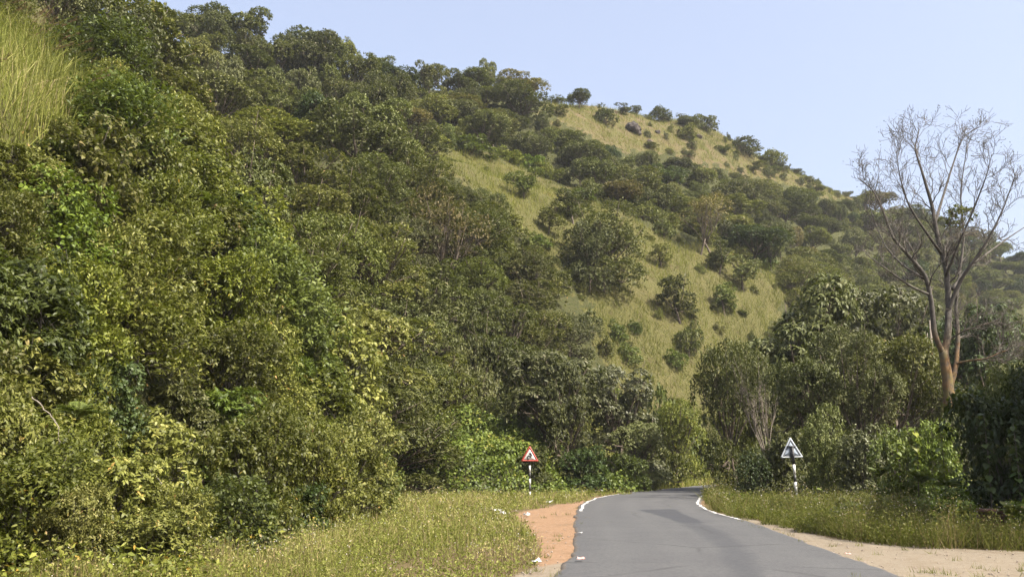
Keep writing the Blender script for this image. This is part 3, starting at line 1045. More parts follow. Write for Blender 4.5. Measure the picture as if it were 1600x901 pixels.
TIER = ["lowest down", "low down", "below mid-slope", "above mid-slope", "high up", "topmost"]
by = {}
for q in FOREST:
    by.setdefault(q[5], []).append(q)
for zone, lst in by.items():
    nm, cat, where, group = ZONE[zone]
    ys = np.array([project(q[0])[1][0] for q in lst])
    rank = (np.argsort(np.argsort(-ys)) * 6 // max(len(ys), 1))
    cells = {}
    for q, t in zip(lst, rank):
        tw = TONEW[q[4]]
        size = ("small" if q[2] < np.median([z[2] for z in lst]) else "large")
        cells.setdefault((size, tw, TIER[int(t)]), []).append(q)
    for (size, tw, tier), qs in cells.items():
        qs.sort(key=lambda q: project(q[0])[0][0])
        for k, q in enumerate(qs):
            o_ = "" if len(qs) == 1 else f", {ORD[min(k, len(ORD) - 1)]}"
            plant(q[3], (q[0][0], q[0][1], q[0][2] - .25), q[1], q[2], q[4], nm, f"{size} {tw} {nm} {where}, {tier}{o_}", cat, group, part=("stem", "leaves") if zone == "near" else ("trunk", "crown"))
open("/tmp/f.txt","w").write(str({k: len(v) for k, v in by.items()})+str({z:max(len(c) for c in [v]) for z,v in by.items()}))


# ------------------------------------------------------------------ single trees one can pick out on the slope
def slope(kind, x0, x1, ytop, ybase, mat, name, label, cat="tree", group=None, **kw):
    p_ = hit((x0 + x1) / 2, ybase)
    while p_ is None or p_[1] > 600:
        ybase += 6; ytop += 3
        p_ = hit((x0 + x1) / 2, ybase)
    D = p_[1] * math.cos(PITCH) + (p_[2] - CAMZ) * math.sin(PITCH)
    wd = (x1 - x0) / F * D
    ht = (ybase - ytop) / F * D * 1.03
    return plant(kind, (p_[0], p_[1], p_[2] - .1), wd, ht, mat, name, label, cat, group, **kw)


GS = "trees standing on the grassy spur"
slope("mid", 872, 1012, 318, 452, "dark", "tree", "large dark spreading tree alone in the middle of the grassy spur", group=GS)
slope("mid", 878, 965, 330, 455, "grey", "tree", "grey-green tree leaning against the large dark spur tree, left side", group=GS)
slope("midsparse", 1060, 1146, 292, 402, "dry", "tree", "grey-brown thinly leaved tree with forked pale trunk at spur top", group=GS, bark="bark")
slope("open", 795, 842, 262, 310, "fresh", "tree", "small bright green tree at the left end of the spur crest", group=GS)
slope("open", 866, 925, 288, 350, "dark", "tree", "dark bushy tree just above the large spur tree", group=GS)
slope("open", 835, 880, 315, 365, "olive", "tree", "thin crooked tree left of the large spur tree", group=GS)
slope("farlow", 820, 862, 362, 388, "fresh", "bush", "low green bush left below the large spur tree", "bush", GS)
slope("farlow", 1022, 1056, 342, 370, "dark", "bush", "dark bush left of the thinly leaved grey tree", "bush", GS)
slope("open", 1016, 1052, 380, 418, "olive", "tree", "leaning sapling right of the large spur tree", group=GS)
slope("open", 1106, 1142, 378, 428, "dark", "tree", "slim dark tree below the thinly leaved grey tree", group=GS)
slope("open", 1136, 1184, 398, 452, "grey", "tree", "flat-topped small tree at the right end of the spur", group=GS)
slope("open", 1112, 1152, 438, 492, "fresh", "tree", "round green sapling with dark stem on the open spur grass", group=GS)
slope("open", 1034, 1092, 430, 505, "dark", "tree", "sparse tiered tree in the lower spur grass", group=GS)
slope("farlow", 1056, 1098, 502, 556, "dark", "bush", "dark green bush below the sparse tiered tree", "bush", GS)
slope("farlow", 950, 985, 498, 535, "fresh", "bush", "green bush in lush grass, upper of two", "bush", GS)
slope("farlow", 930, 962, 525, 556, "olive", "bush", "olive bush at the left edge of the lower spur grass", "bush", GS)
slope("farlow", 964, 1004, 535, 568, "fresh", "bush", "green bush in lush grass, lower of two", "bush", GS)
slope("farlow", 1040, 1075, 545, 575, "fresh", "bush", "small fresh bush at the foot of the spur grass", "bush", GS)
slope("farlow", 1130, 1175, 365, 392, "creeper", "bush", "bright green creeper mound under the belt, left part", "bush", GS)
slope("farlow", 1168, 1212, 382, 415, "creeper", "bush", "bright green creeper mound under the belt, right part", "bush", GS)
slope("open", 690, 712, 192, 232, "fresh", "tree", "small yellowish sapling at the top corner of the spur grass", group=GS)
slope("farlow", 700, 780, 215, 245, "fresh", "bush", "wide bright bush above the spur grass corner", "bush", GS)
slope("farlow", 805, 858, 240, 268, "creeper", "bush", "bright low bush on the spur crest above the small tree", "bush", GS)
slope("farlow", 890, 935, 290, 315, "creeper", "bush", "light green bush behind the dark bushy tree", "bush", GS)
GR = "trees along the skyline of the ridge"
slope("far", 880, 930, 135, 170, "dark", "tree", "rounded dark tree standing alone on the ridge skyline", group=GR)
slope("farlow", 922, 970, 163, 194, "dark", "bush", "dark bush right below the rounded skyline tree", "bush", GR)
slope("farlow", 1008, 1050, 165, 190, "dark", "bush", "dark bush on the skyline above the boulder", "bush", GR)
slope("open", 958, 985, 163, 178, "dark", "tree", "tiny flat tree on the skyline left of the boulder", group=GR)
slope("open", 985, 1006, 163, 180, "olive", "tree", "tiny pale tree on the skyline above the boulder", group=GR)
slope("farlow", 1085, 1124, 176, 207, "dark", "bush", "round dark bush at the skyline right of a thin grey one", "bush", GR)
slope("open", 1058, 1092, 176, 200, "grey", "tree", "thin grey tree beside the round skyline bush", group=GR)
slope("farlow", 1050, 1090, 195, 218, "olive", "bush", "olive bush below the thin grey skyline tree", "bush", GR)
slope("open", 755, 775, 115, 152, "grey", "tree", "slender tree poking above the skyline left of the ridge grass", group=GR)
slope("far", 772, 815, 130, 160, "grey", "tree", "low flat tree where the ridge grass begins", group=GR)
slope("open", 640, 672, 98, 150, "grey", "tree", "pale slender tree rising above the forest skyline", group=GR)
slope("farlow", 1135, 1185, 212, 240, "dark", "bush", "dark bush at the skyline left of the long descent", "bush", GR)
slope("farlow", 1180, 1230, 232, 262, "olive", "bush", "olive bush on the skyline of the long descent", "bush", GR)
slope("far", 420, 545, 52, 150, "grey", "tree", "huge domed grey-green tree on the left skyline", group="trees of the upper left forest")
slope("far", 300, 345, 8, 70, "dark", "tree", "pointed tree at the skyline where the sky begins", group="trees of the upper left forest")
slope("far", 378, 425, 62, 125, "bright", "tree", "yellowing tree left of the huge domed skyline tree", group="trees of the upper left forest")
slope("far", 555, 640, 105, 205, "dark", "tree", "tall dark domed tree right of the huge skyline tree", group="trees of the upper left forest")
slope("far", 505, 578, 178, 232, "bright", "tree", "rounded light green tree in a dark hollow of the forest", group="trees of the upper left forest")
slope("midsparse", 612, 765, 285, 470, "dry", "tree", "big brownish tree with bare inner twigs above the bank", group="trees on the lower slope", bark="bark")
slope("midwhorl", 700, 800, 470, 640, "dark", "tree", "conical dark tree above the creeper bank", group="trees on the lower slope")

# boulders on the ridge
def boulder(x0, x1, y0, y1, mat, label, seed):
    p_ = hit((x0 + x1) / 2, y1)
    D = p_[1]
    rr = np.random.default_rng(seed)
    me_ = bpy.data.meshes.new("boulder")
    import bmesh
    bm = bmesh.new()
    bmesh.ops.create_icosphere(bm, subdivisions=3, radius=0.5)
    cuts = [(norm(rr.normal(size=3)), rr.uniform(.28, .42)) for _ in range(9)]
    for v in bm.verts:
        for d_, k in cuts:
            e = v.co.dot(Vector(d_)) - k
            if e > 0:
                v.co -= Vector(d_) * e
        v.co *= 1 + 0.06 * rr.normal()
    bm.to_mesh(me_); bm.free()
    me_.materials.append(M[mat])
    o = obj("boulder", me_, loc=(p_[0], p_[1], p_[2] + (y1 - y0) / F * D * .3))
    s = (x1 - x0) / F * D
    o.scale = (s * 1.1, s, (y1 - y0) / F * D * 1.25)
    o.rotation_euler = (0, 0.35, 0.3)
    tag(o, label, "rock", "boulders on the ridge")


boulder(977, 1004, 188, 207, "rock", "dark angular boulder on the dry ridge grass", 3)
boulder(1022, 1032, 201, 208, "rock", "small dark rock right of the angular boulder", 4)
boulder(1010, 1020, 217, 224, "rock_pale", "small brown rock below the angular boulder", 5)
boulder(1086, 1098, 208, 215, "rock_pale", "brown rock below the round skyline bush", 6)

# ------------------------------------------------------------------ trees between bank and road bend, near centre
GC = "roadside trees at the bend"
plant_px("big", 768, 935, 515, 60, "grey", "tree", "dark tree with drooping grey-lit leaves behind the warning sign", "tree", GC)
plant_px("big", 850, 930, 560, 57, "dark", "tree", "dark green tree filling the gap behind the sign, right side", "tree", GC)
plant_px("big", 915, 1035, 556, 62, "pale", "tree", "pale silvery-leaved tree beside the road bend", "tree", GC)
plant_px("big", 968, 1042, 640, 60, "grey", "tree", "low silvery shrub-like tree at the road edge by the bend", "tree", GC)
plant_px("mid", 1024, 1100, 612, 80, "bright", "shrub", "yellow-green shrub right of the silvery tree", "shrub", GC)
plant_px("mid", 1068, 1130, 640, 86, "bright", "shrub", "light yellow shrub where the road disappears", "shrub", GC)
plant_px("near", 1040, 1090, 690, 80, "bright", "shrub", "low yellow-green bush at the outer side of the bend", "shrub", GC)
plant_px("farlow", 1000, 1070, 690, 68, "bright", "shrub", "low yellow-green shrub at the foot of the silvery tree", "shrub", GC)
plant_px("farlow", 1050, 1120, 655, 86, "bright", "shrub", "yellowish shrub low on the slope above the bend", "shrub", GC)
plant_px("farlow", 1085, 1150, 685, 90, "olive", "shrub", "olive shrub at the far end of the visible road", "shrub", GC)
plant_px("farlow", 1110, 1180, 640, 91, "bright", "shrub", "yellow-green shrub between the bend and the leaning dark tree", "shrub", GC)
plant_px("farlow", 1010, 1085, 610, 84, "fresh", "shrub", "green shrub above the silvery tree's right side", "shrub", GC)
plant_px("nearwhorl", 800, 870, 690, 55, "dark", "shrub", "dark shrub right behind the red-bordered sign", "shrub", GC)
plant_px("nearwhorl", 870, 950, 690, 56, "deep", "shrub", "dark shrub below the drooping grey-lit tree", "shrub", GC)
plant_px("nearbroad", 945, 1015, 700, 58, "fresh", "shrub", "green broad-leaved shrub at the road edge below the silvery tree", "shrub", GC)
plant_px("mid", 640, 720, 560, 66, "olive", "tree", "olive tree above the left end of the creeper bank", "tree", GC)
plant_px("mid", 690, 790, 520, 66, "dark", "tree", "dark rounded tree above the middle of the creeper bank", "tree", GC)
plant_px("mid", 585, 660, 570, 58, "dry", "tree", "brownish tangled tree at the left end of the creeper bank", "tree", GC)

for x_, yb, w_, h_, mt, lb in ((20, 48, 3.4, 2.6, "bright", "yellow-green shrub above the tall bank grass, at the corner"), (95, 52, 3.6, 2.8, "olive", "olive shrub above the tall bank grass"), (150, 100, 3.6, 3.0, "bright", "yellow-green shrub right of the tall bank grass plumes")):
    p_ = hit(x_, yb)
    plant("near", (p_[0], p_[1], p_[2] - .2), w_, h_, mt, "shrub", lb, "shrub", "shrubs on top of the near bank", part=("stem", "leaves"))

# near shrubs at the foot of the bank (their outline borders the verge)
GF = "shrubs at the foot of the near bank"
for kd, x0, x1, yt, Yy, mt, lb in (
    ("near", -60, 150, 690, 14.0, "bright", "low yellow-green shrub at the foot of the bank, nearest to us"),
    ("nearwhorl", 90, 280, 690, 14.6, "bright", "yellow-green whorled shrub with white dead twigs at the bank foot"),
    ("near", 210, 345, 735, 14.9, "olive", "small olive shrub between the whorled and the broad-leaved shrub"),
    ("near", 60, 190, 770, 13.6, "olive", "lowest olive shrub at the bottom edge of the bank"),
    ("nearwhorl", 180, 320, 780, 14.0, "bright", "low yellow-green shrub spilling on to the verge, before the broad-leaved one"),
    ("nearbroad", 300, 460, 735, 16.4, "fresh", "broad-leaved shrub hanging dark green over the verge"),
    ("near", 310, 500, 640, 19.0, "bright", "yellow-green shrub overhanging the broad-leaved one"),
    ("near", 405, 570, 640, 22.5, "olive", "olive shrub arching over the verge, left of the last bank shrub"),
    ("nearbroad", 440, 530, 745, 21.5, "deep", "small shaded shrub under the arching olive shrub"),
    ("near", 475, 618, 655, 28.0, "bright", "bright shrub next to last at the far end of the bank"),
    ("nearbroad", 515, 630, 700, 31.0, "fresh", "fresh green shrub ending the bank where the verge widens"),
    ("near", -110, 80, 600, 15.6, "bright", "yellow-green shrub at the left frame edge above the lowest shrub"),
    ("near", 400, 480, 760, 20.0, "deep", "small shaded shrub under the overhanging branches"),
):
    plant_px(kd, x0, x1, yt, Yy, mt, "shrub", lb, "shrub", GF, part=("stem", "leaves"))

for kd, x0, x1, yt, yb, mt, lb in (
    ("near", 90, 330, 430, 590, "olive", "olive shrub overhanging the dark hollow with the fern"),
    ("nearwhorl", -130, 50, 395, 590, "fresh", "fresh green shrub cut by the left frame edge above the hollow"),
    ("near", 55, 150, 185, 262, "bright", "yellow-green shrub at the lower right of the tall bank grass"),
    ("nearwhorl", -50, 62, 205, 290, "olive", "olive shrub below the tall bank grass at the left frame edge"),
    ("near", 110, 190, 60, 150, "olive", "olive shrub at the upper right of the tall bank grass"),
    ("nearbroad", 90, 230, 545, 680, "deep", "dark shrub coloured for shade, filling the hollow behind the fern"),  # dark leaf colour stands in for the shade of the hollow
    ("nearwhorl", 200, 340, 590, 700, "dark", "dark green shrub coloured for shade at the right side of the fern hollow"),  # darker leaves here too, the hollow's shade put into their colour
    ("nearwhorl", -80, 110, 520, 680, "olive", "olive shrub behind the dead branch at the left frame edge"),
    ("near", -70, 75, 285, 410, "bright", "yellow-green shrub at the left frame edge, above the fresh green one"),
    ("near", 540, 645, 560, 690, "bright", "light green shrub filling the far corner of the bank"),
    ("near", 330, 480, 480, 610, "bright", "yellow-green shrub in the middle of the near bank, jutting out"),
):
    slope(kd, x0, x1, yt, yb, mt, "shrub", lb, "shrub", GF, part=("stem", "leaves"))

# ------------------------------------------------------------------ right-hand roadside trees
GT = "trees on the inner side of the bend"
plant_px("big", 1142, 1345, 415, 58, "grey", "tree", "tall tree with big drooping leaves, highest left of the bare tree", "tree", GT)
plant_px("fine", 1180, 1345, 495, 47, "grey", "tree", "dense grey-green small-leaved tree behind the grey sign", "tree", GT)
plant_px("fine", 1280, 1420, 515, 45, "grey", "tree", "dense grey-green tree touching the rounded olive tree", "tree", GT)
plant_px("fine", 1322, 1456, 458, 47, "olive", "tree", "rounded olive small-leaved tree left of the bare trunk", "tree", GT)
plant_px("midsparse", 1150, 1250, 520, 52, "dark", "tree", "thin tree with bare pale stems left of the grey sign", "tree", GT, bark="twig")
plant_px("mid", 1092, 1205, 512, 56, "dark", "tree", "spreading dark tree leaning over the road at the bend", "tree", GT)
plant_px("mid", 1145, 1215, 600, 58, "olive", "tree", "olive understorey tree at the inside of the bend", "tree", GT)
plant_px("big", 1315, 1490, 430, 64, "dark", "tree", "dark big-leaved tree behind the rounded olive tree", "tree", GT)
plant_px("big", 1470, 1620, 428, 58, "deep", "tree", "dark big-leaved tree behind the bare tree", "tree", GT)
plant_px("big", 1560, 1740, 470, 48, "dark", "tree", "dark tree at the right frame edge behind the shaded thicket", "tree", GT)
plant_px("mid", 1440, 1560, 590, 46, "dark", "tree", "low dark tree hiding the ground round the bare trunk", "tree", GT)
GU = "shrubs along the right verge"
plant_px("nearbroad", 1140, 1205, 700, 42, "deep", "shrub", "deep green shrub at the inner corner of the bend", "shrub", GU)
plant_px("nearwhorl", 1180, 1262, 660, 42, "dark", "shrub", "dark shrub directly behind the grey sign", "shrub", GU)
plant_px("near", 1240, 1330, 650, 39, "grey", "shrub", "grey-leaved shrub right of the grey sign", "shrub", GU)
plant_px("nearwhorl", 1300, 1395, 655, 37, "pale", "shrub", "dry pale-leaved shrub below the olive tree", "shrub", GU)
plant_px("nearbroad", 1360, 1450, 650, 33, "fresh", "shrub", "bright broad-leaved shrub in sun below the bare tree", "shrub", GU)
plant_px("nearbroad", 1420, 1520, 650, 31, "creeper", "shrub", "bright creeper-covered shrub beside the shaded thicket", "shrub", GU)
plant_px("nearwhorl", 1450, 1540, 620, 35, "grey", "shrub", "grey-green shrub at the foot of the bare trunk", "shrub", GU)
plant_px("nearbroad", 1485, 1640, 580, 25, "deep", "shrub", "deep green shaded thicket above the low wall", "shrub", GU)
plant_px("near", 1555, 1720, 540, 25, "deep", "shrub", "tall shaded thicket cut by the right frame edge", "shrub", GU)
plant_px("nearpin", 1520, 1650, 568, 27, "fresh", "shrub", "feathery green shrub topping the shaded thicket", "shrub", GU)
plant_px("nearbroad", 1440, 1520, 755, 22, "creeper", "shrub", "low leafy mound against the low wall, left end", "shrub", GU)
plant_px("nearbroad", 1385, 1460, 770, 23, "creeper", "shrub", "low sunlit leafy mound on the verge left of the wall", "shrub", GU)
plant_px("near", 1290, 1350, 765, 27, "olive", "shrub", "small brownish weed clump at the edge of the sandy verge", "shrub", GU)
plant_px("nearbroad", 1292, 1372, 782, 26, "fresh", "shrub", "small fresh weed clump in the verge, between the sign and the sandy strip", "shrub", GU)
plant_px("near", 1190, 1262, 786, 31, "bright", "shrub", "low yellow-green weeds before the grey sign's post", "shrub", GU)
plant_px("nearbroad", 1118, 1180, 776, 37, "creeper", "shrub", "low bright weeds at the tip of the verge inside the bend", "shrub", GU)
plant_px("nearwhorl", 1335, 1400, 772, 25.5, "olive", "shrub", "brownish low weed mound beside the bright leafy mound", "shrub", GU)
# tall trees standing just off the frame that shade the right-hand corner
for xx, yy, wd, ht, lb in ((17.3, 16.3, 8.5, 13.0, "nearest to us"), (20.5, 22.0, 8, 12.5, "farthest from the road"), (16.8, 19.8, 5, 10.0, "slimmest, beside the low wall")):
    plant("big", (xx, yy, -.05), wd, ht, "dark", "tree", f"tall dark tree outside the right edge, {lb}", "tree", "tall trees shading the right verge")


# ------------------------------------------------------------------ ground cover
def blades(name, mat, P, H, W, rng, lean=0.45, seg=1, tone=None, mats=None):
    n = len(P)
    th = rng.uniform(0, 6.283, n)
    d = np.stack([np.cos(th), np.sin(th), np.zeros(n)], 1)
    th2 = rng.uniform(0, 6.283, n)
    s = np.stack([np.cos(th2), np.sin(th2), np.zeros(n)], 1) * (W * .5)[:, None]
    ln = (np.abs(rng.normal(size=n)) * lean)[:, None]
    H_ = H[:, None]
    up = np.array((0, 0, 1.0))
    tip = P + up * H_ * (1 - .25 * np.minimum(ln, 1.2)) + d * H_ * ln
    if seg == 1:
        V = np.stack([P - s, P + s, tip], 1).reshape(-1, 3)
        T = np.arange(n * 3).reshape(-1, 3); k = 3
    else:
        mid = P + up * H_ * .6 + d * H_ * ln * .3
        V = np.stack([P - s, P + s, mid + s * .7, mid - s * .7, tip], 1).reshape(-1, 3)
        T = (np.arange(n)[:, None, None] * 5 + np.array([(0, 1, 2), (0, 2, 3), (3, 2, 4)])[None]).reshape(-1, 3); k = 5
    t = rng.random(n) if tone is None else tone
    return V, T, np.repeat(t, k)


# grass on the open slopes
P = hill_samples(1200000, R)
px, py = project(P)
dist = P[:, 1]
clump = vnoise(P[:, 0] * 1.2, P[:, 1] * 1.2, 51) + .5 * vnoise(P[:, 0] * .4, P[:, 1] * .4, 52)
px, py = wob(P, px, py)
sel = (inside(SPUR, px, py) | inside(TOPG, px, py)) & (R.random(len(P)) < 0.70 + 1.3 * clump)
P = P[sel]; clump = clump[sel]
tus = np.clip((vnoise(P[:, 0] * 2.4, P[:, 1] * 2.4, 56) + .25) * 3, 0, 1)
Hh = R.uniform(.40, 1.0, len(P)) * (1 + clump) * (.45 + 1.1 * tus)
big = vnoise(P[:, 0] / 7, P[:, 1] / 7, 53) + .6 * vnoise(P[:, 0] / 2.6, P[:, 1] / 2.6, 54)
tn = np.clip(.36 + .25 * clump + .75 * big + .28 * np.clip((P[:, 1] - 118) / 50, -.9, 1) - .22 * (tus - .5) + R.normal(size=len(P)) * .14, 0, .96)
V, T, t = blades("", None, P, Hh * .85, np.full(len(P), .055), R, .65, 1, tn)
print("hill grass blades", len(P))
o = obj("hill_grass", mesh_np("hill_grass", V, T, M["grass"], t), kind="stuff")
o["label"] = "tall yellow-green grass on the open spur and ridge"

# undergrowth between the trees
P = hill_samples(150000, R)
px, py = project(P)
d = P[:, 1]
sel = ~(inside(SPUR, px, py) | inside(TOPG, px, py) | inside(NEARG, px, py)) & (px > -200) & (px < 1700) & (d > 14)
sel &= R.random(len(P)) < np.where(d < 45, 1.0, .6)
P = P[sel]; d = d[sel]
# many small leaves close by
q = np.repeat(np.arange(len(P)), np.where(d < 45, 14, 1))
Pn = P[q] + np.stack([R.normal(size=len(q)) * .3, R.normal(size=len(q)) * .3, np.abs(R.normal(size=len(q))) * .45], 1) * np.where(d[q] < 45, 1, 1.3)[:, None]
Ls = np.where(d[q] < 45, .17, .36) * R.uniform(.6, 1.2, len(q))
V, T, t = leaf_tris(Pn, rdir(len(q), R) + np.array((0, -.3, .2)), np.array((0, 0, .8)) + R.normal(size=(len(q), 3)) * .5, Ls, Ls * .5, R.random(len(q)))
o = obj("undergrowth", mesh_np("undergrowth", V, T, M["olive"], t), kind="stuff")
o["label"] = "low leafy undergrowth between the trees"

def low_cover(poly, n, xr, yr, hmax, size, mat, label, zb=0.0):
    yy = R.uniform(*yr, n); xx = R.uniform(*xr, n) * yy
    P = np.stack([xx, yy, np.zeros(n)], 1); px, py = project(P)
    P = P[inside(poly, px, py)]
    c = vnoise(P[:, 0] * .9, P[:, 1] * .9, 91) + .6 * vnoise(P[:, 0] * .35, P[:, 1] * .35, 92)
    P = np.repeat(P, 6, 0); c = np.repeat(c, 6)
    P += np.stack([R.normal(size=len(P)) * .2, R.normal(size=len(P)) * .2, hmax * np.clip(.55 + c, .1, 1.3) * R.random(len(P))], 1)
    Ls = size * R.uniform(.6, 1.3, len(P))
    V, T, t = leaf_tris(P, rdir(len(P), R) + np.array((0, -.3, .1)), np.array((0, -.2, .8)) + R.normal(size=(len(P), 3)) * .5, Ls, Ls * .5, R.random(len(P)))
    o = obj("undergrowth", mesh_np("undergrowth", V, T, M[mat], t), kind="stuff")
    o["label"] = label


low_cover([(-150, 1000), (250, 940), (390, 880), (500, 825), (640, 768), (640, 745), (-150, 745)], 16000, (-.75, -.05), (12.5, 60), .75, .11, "bright", "low leafy undergrowth at the foot of the near bank")
low_cover([(1122, 766), (1200, 772), (1400, 782), (1500, 800), (1700, 815), (1700, 742), (1122, 742)], 16000, (.2, .7), (18, 75), 1.5, .15, "olive", "leafy undergrowth beneath the right-hand trees")

# creeper cover on the low bank left of the sign
CRE = [(585, 640), (640, 655), (700, 640), (760, 640), (800, 660), (840, 700), (900, 735), (900, 775), (600, 775)]
n0 = 30000
cx = R.uniform(-16, 8, n0); cy = R.uniform(50, 66, n0)
foot = np.interp(cx, [-16, -8, 2, 8], [50, 50.5, 53.5, 57])
hh = np.clip((cy - foot) / 9, 0, 1)
cz = hh ** .6 * 4.6 * np.interp(cx, [-14, -8, -3, 1, 4, 8], [1, 1, 1.05, .9, .5, .25]) + 1.3 * vnoise(cx * .7, cy * .7, 61) + .9 * vnoise(cx * 1.9, cy * 1.9, 62)
P = np.stack([cx, cy, np.maximum(cz, .05)], 1)[(cy > foot)]
clump = vnoise(P[:, 0] * .7, P[:, 1] * .7 + P[:, 2], 63)
P2 = np.repeat(P, 3, 0) + R.normal(size=(len(P) * 3, 3)) * .16
cl2 = np.repeat(clump, 3)
Ls = R.uniform(.14, .26, len(P2))
V, T, t = leaf_tris(P2, rdir(len(P2), R) + np.array((.1, -.7, -.25)), np.array((.15, -.45, .7)) + R.normal(size=(len(P2), 3)) * .4, Ls, Ls * .75, np.clip(.5 + .7 * cl2 + R.normal(size=len(P2)) * .22, 0, 1), fold=.12)
o = obj("creeper_cover", mesh_np("creeper_cover", V, T, M["creeper"], t), kind="stuff")
o["label"] = "bright green creepers smothering the low bank behind the sign"
# the earth bank the creepers grow on
bx = np.linspace(-16, 8, 49); byy = np.linspace(0, 1, 13)
BX, BT = np.meshgrid(bx, byy, indexing='ij')
BF = np.interp(BX, [-16, -8, 2, 8], [50, 50.5, 53.5, 57]) + .2
BY = BF + BT * 12
BZ = np.clip(BT * 12 / 9, 0, 1) ** .6 * 4.4 * np.interp(BX, [-14, -8, -3, 1, 4, 8], [1, 1, 1.05, .9, .5, .25]) - .25
ii, jj = np.meshgrid(np.arange(48), np.arange(12), indexing='ij'); a = (ii * 13 + jj).ravel()
me = mesh_np("earth_bank", np.stack([BX, BY, BZ], 2).reshape(-1, 3), np.stack([a, a + 13, a + 14, a + 1], 1), M["hill"], smooth=True, quads=True)
attr(me, "grassy", np.zeros(BX.size)); attr(me, "dryness", np.zeros(BX.size))
obj("earth_bank", me, kind="structure")

# left verge
VERGE_L = [(-120, 980), (300, 1000), (700, 960), (790, 905), (838, 888), (846, 868), (836, 838), (806, 822), (790, 812), (800, 802), (835, 793), (880, 786), (915, 779), (930, 775), (990, 766), (1060, 758), (1125, 753.5), (1125, 744), (600, 744), (560, 800), (300, 850), (-120, 880)]
VERGE_R = [(1103, 790), (1116, 797), (1135, 801), (1200, 814), (1290, 836), (1400, 849), (1500, 854), (1650, 861), (1650, 800), (1400, 770), (1130, 762), (1118, 770), (1104, 780)]


def verge(poly, n, xr, yr, hmin, hmax, nm, lab, mat, lean, drypoly=None, leafy=.5, dryf=.10):
    yy = np.exp(R.uniform(math.log(yr[0]), math.log(yr[1]), n))
    xx = R.uniform(*xr, n) * yy
    P = np.stack([xx, yy, np.zeros(n)], 1)
    px, py = wob(P, *project(P), 9)
    sel = inside(poly, px, py)
    P = P[sel]; px = px[sel]; py = py[sel]
    c = vnoise(P[:, 0] * 1.7, P[:, 1] * 1.7, 71) + .9 * vnoise(P[:, 0] * .55, P[:, 1] * .55, 72) + .5 * vnoise(P[:, 0] * 4, P[:, 1] * 4, 73)
    dr = np.zeros(len(P))
    if drypoly:
        dr = inside(drypoly, px, py).astype(float)
    drop_ = (R.random(len(P)) < np.where(dr > 0, .45, .12)) | (c < -.62)
    P = P[~drop_]; c = c[~drop_]; dr = dr[~drop_]; px = px[~drop_]; py = py[~drop_]
    k = R.random(len(P))
    isleaf = k < leafy
    H = R.uniform(hmin, hmax, len(P)) * np.clip(1 + c * 1.5, .25, 2.6) * np.where(dr > 0, .6, 1)
    P[:, 2] = -.02
    tn = np.clip(.5 + .45 * c + R.normal(size=len(P)) * .22, 0, .94)
    W = np.interp(P[:, 1], [12, 30, 70], [.010, .020, .05])
    isdry = (R.random(len(P)) < np.where(dr > 0, .65, dryf))
    g1 = ~isleaf & ~isdry; g2 = ~isleaf & isdry
    A = Acc(); V, T, t = blades("", None, P[g1], H[g1], W[g1], R, lean, 1, tn[g1]); A.add(V, T, t)
    lf = isleaf
    Pl = P[lf].copy(); Pl[:, 2] = H[lf] * R.uniform(.15, 1.0, lf.sum())
    Ls = np.interp(Pl[:, 1], [12, 30, 70], [.05, .075, .14]) * R.uniform(.6, 1.3, len(Pl))
    V, T, t = leaf_tris(Pl, rdir(len(Pl), R) + np.array((0, 0, .3)), np.array((0, 0, .8)) + R.normal(size=(len(Pl), 3)) * .5, Ls, Ls * .5, tn[lf]); A.add(V, T, t)
    o = obj(nm, A.mesh(nm, M[mat]), kind="stuff"); o["label"] = lab
    if g2.sum() > 10:
        V, T, t = blades("", None, P[g2], H[g2] * 1.1, W[g2], R, lean, 1, R.random(g2.sum()))
        o = obj("dry_grass", mesh_np("dry_grass", V, T, M["drygrass"], t), kind="stuff"); o["label"] = "russet dry stalks in the " + lab
    # tiny white seed heads
    fl = R.random(len(P)) < np.where(c > .1, .04, .012)
    Pf = P[fl].copy(); Pf[:, 2] = H[fl] * 1.02
    Ls = np.interp(Pf[:, 1], [12, 30, 70], [.018, .030, .06]) * R.uniform(.7, 1.3, len(Pf))
    V, T, t = leaf_tris(Pf, rdir(len(Pf), R), rdir(len(Pf), R), Ls, Ls * .9, R.random(len(Pf)))
    o = obj("weed_flowers", mesh_np("weed_flowers", V, T, M["flower"], t), kind="stuff"); o["label"] = "tiny white flower heads in the " + lab


DRY = [(640, 1000), (600, 905), (640, 870), (720, 850), (800, 845), (846, 850), (850, 880), (790, 1000)]
verge(VERGE_L, 330000, (-.62, .26), (12.3, 78), .10, .34, "verge_grass", "weedy grass of the left verge", "verge", .6, DRY, .5, .17)
verge(VERGE_R, 320000, (.2, .62), (16.0, 58), .20, .60, "verge_weeds", "taller weeds of the right verge", "weeds", .6, None, .72, .08)
yy = np.exp(R.uniform(math.log(12.6), math.log(66), 26000)); xx = R.uniform(-.62, .26, 26000) * yy
P = np.stack([xx, yy, np.zeros(26000)], 1)
px, py = project(P)
c = vnoise(P[:, 0] * .8, P[:, 1] * .8, 75) + .6 * vnoise(P[:, 0] * .3, P[:, 1] * .3, 76)
sel = inside(VERGE_L, px, py) & (R.random(len(P)) < .12 + 1.1 * c) & ~inside(LAT, px, py)
P = P[sel]
V, T, t = blades("", None, P, R.uniform(.18, .55, len(P)), np.interp(P[:, 1], [12, 30, 70], [.008, .016, .04]), R, .5, 2)
o = obj("wispy_grass", mesh_np("wispy_grass", V, T, M["tallgrass"], t), kind="stuff"); o["label"] = "wispy pale stalks standing above the left verge"

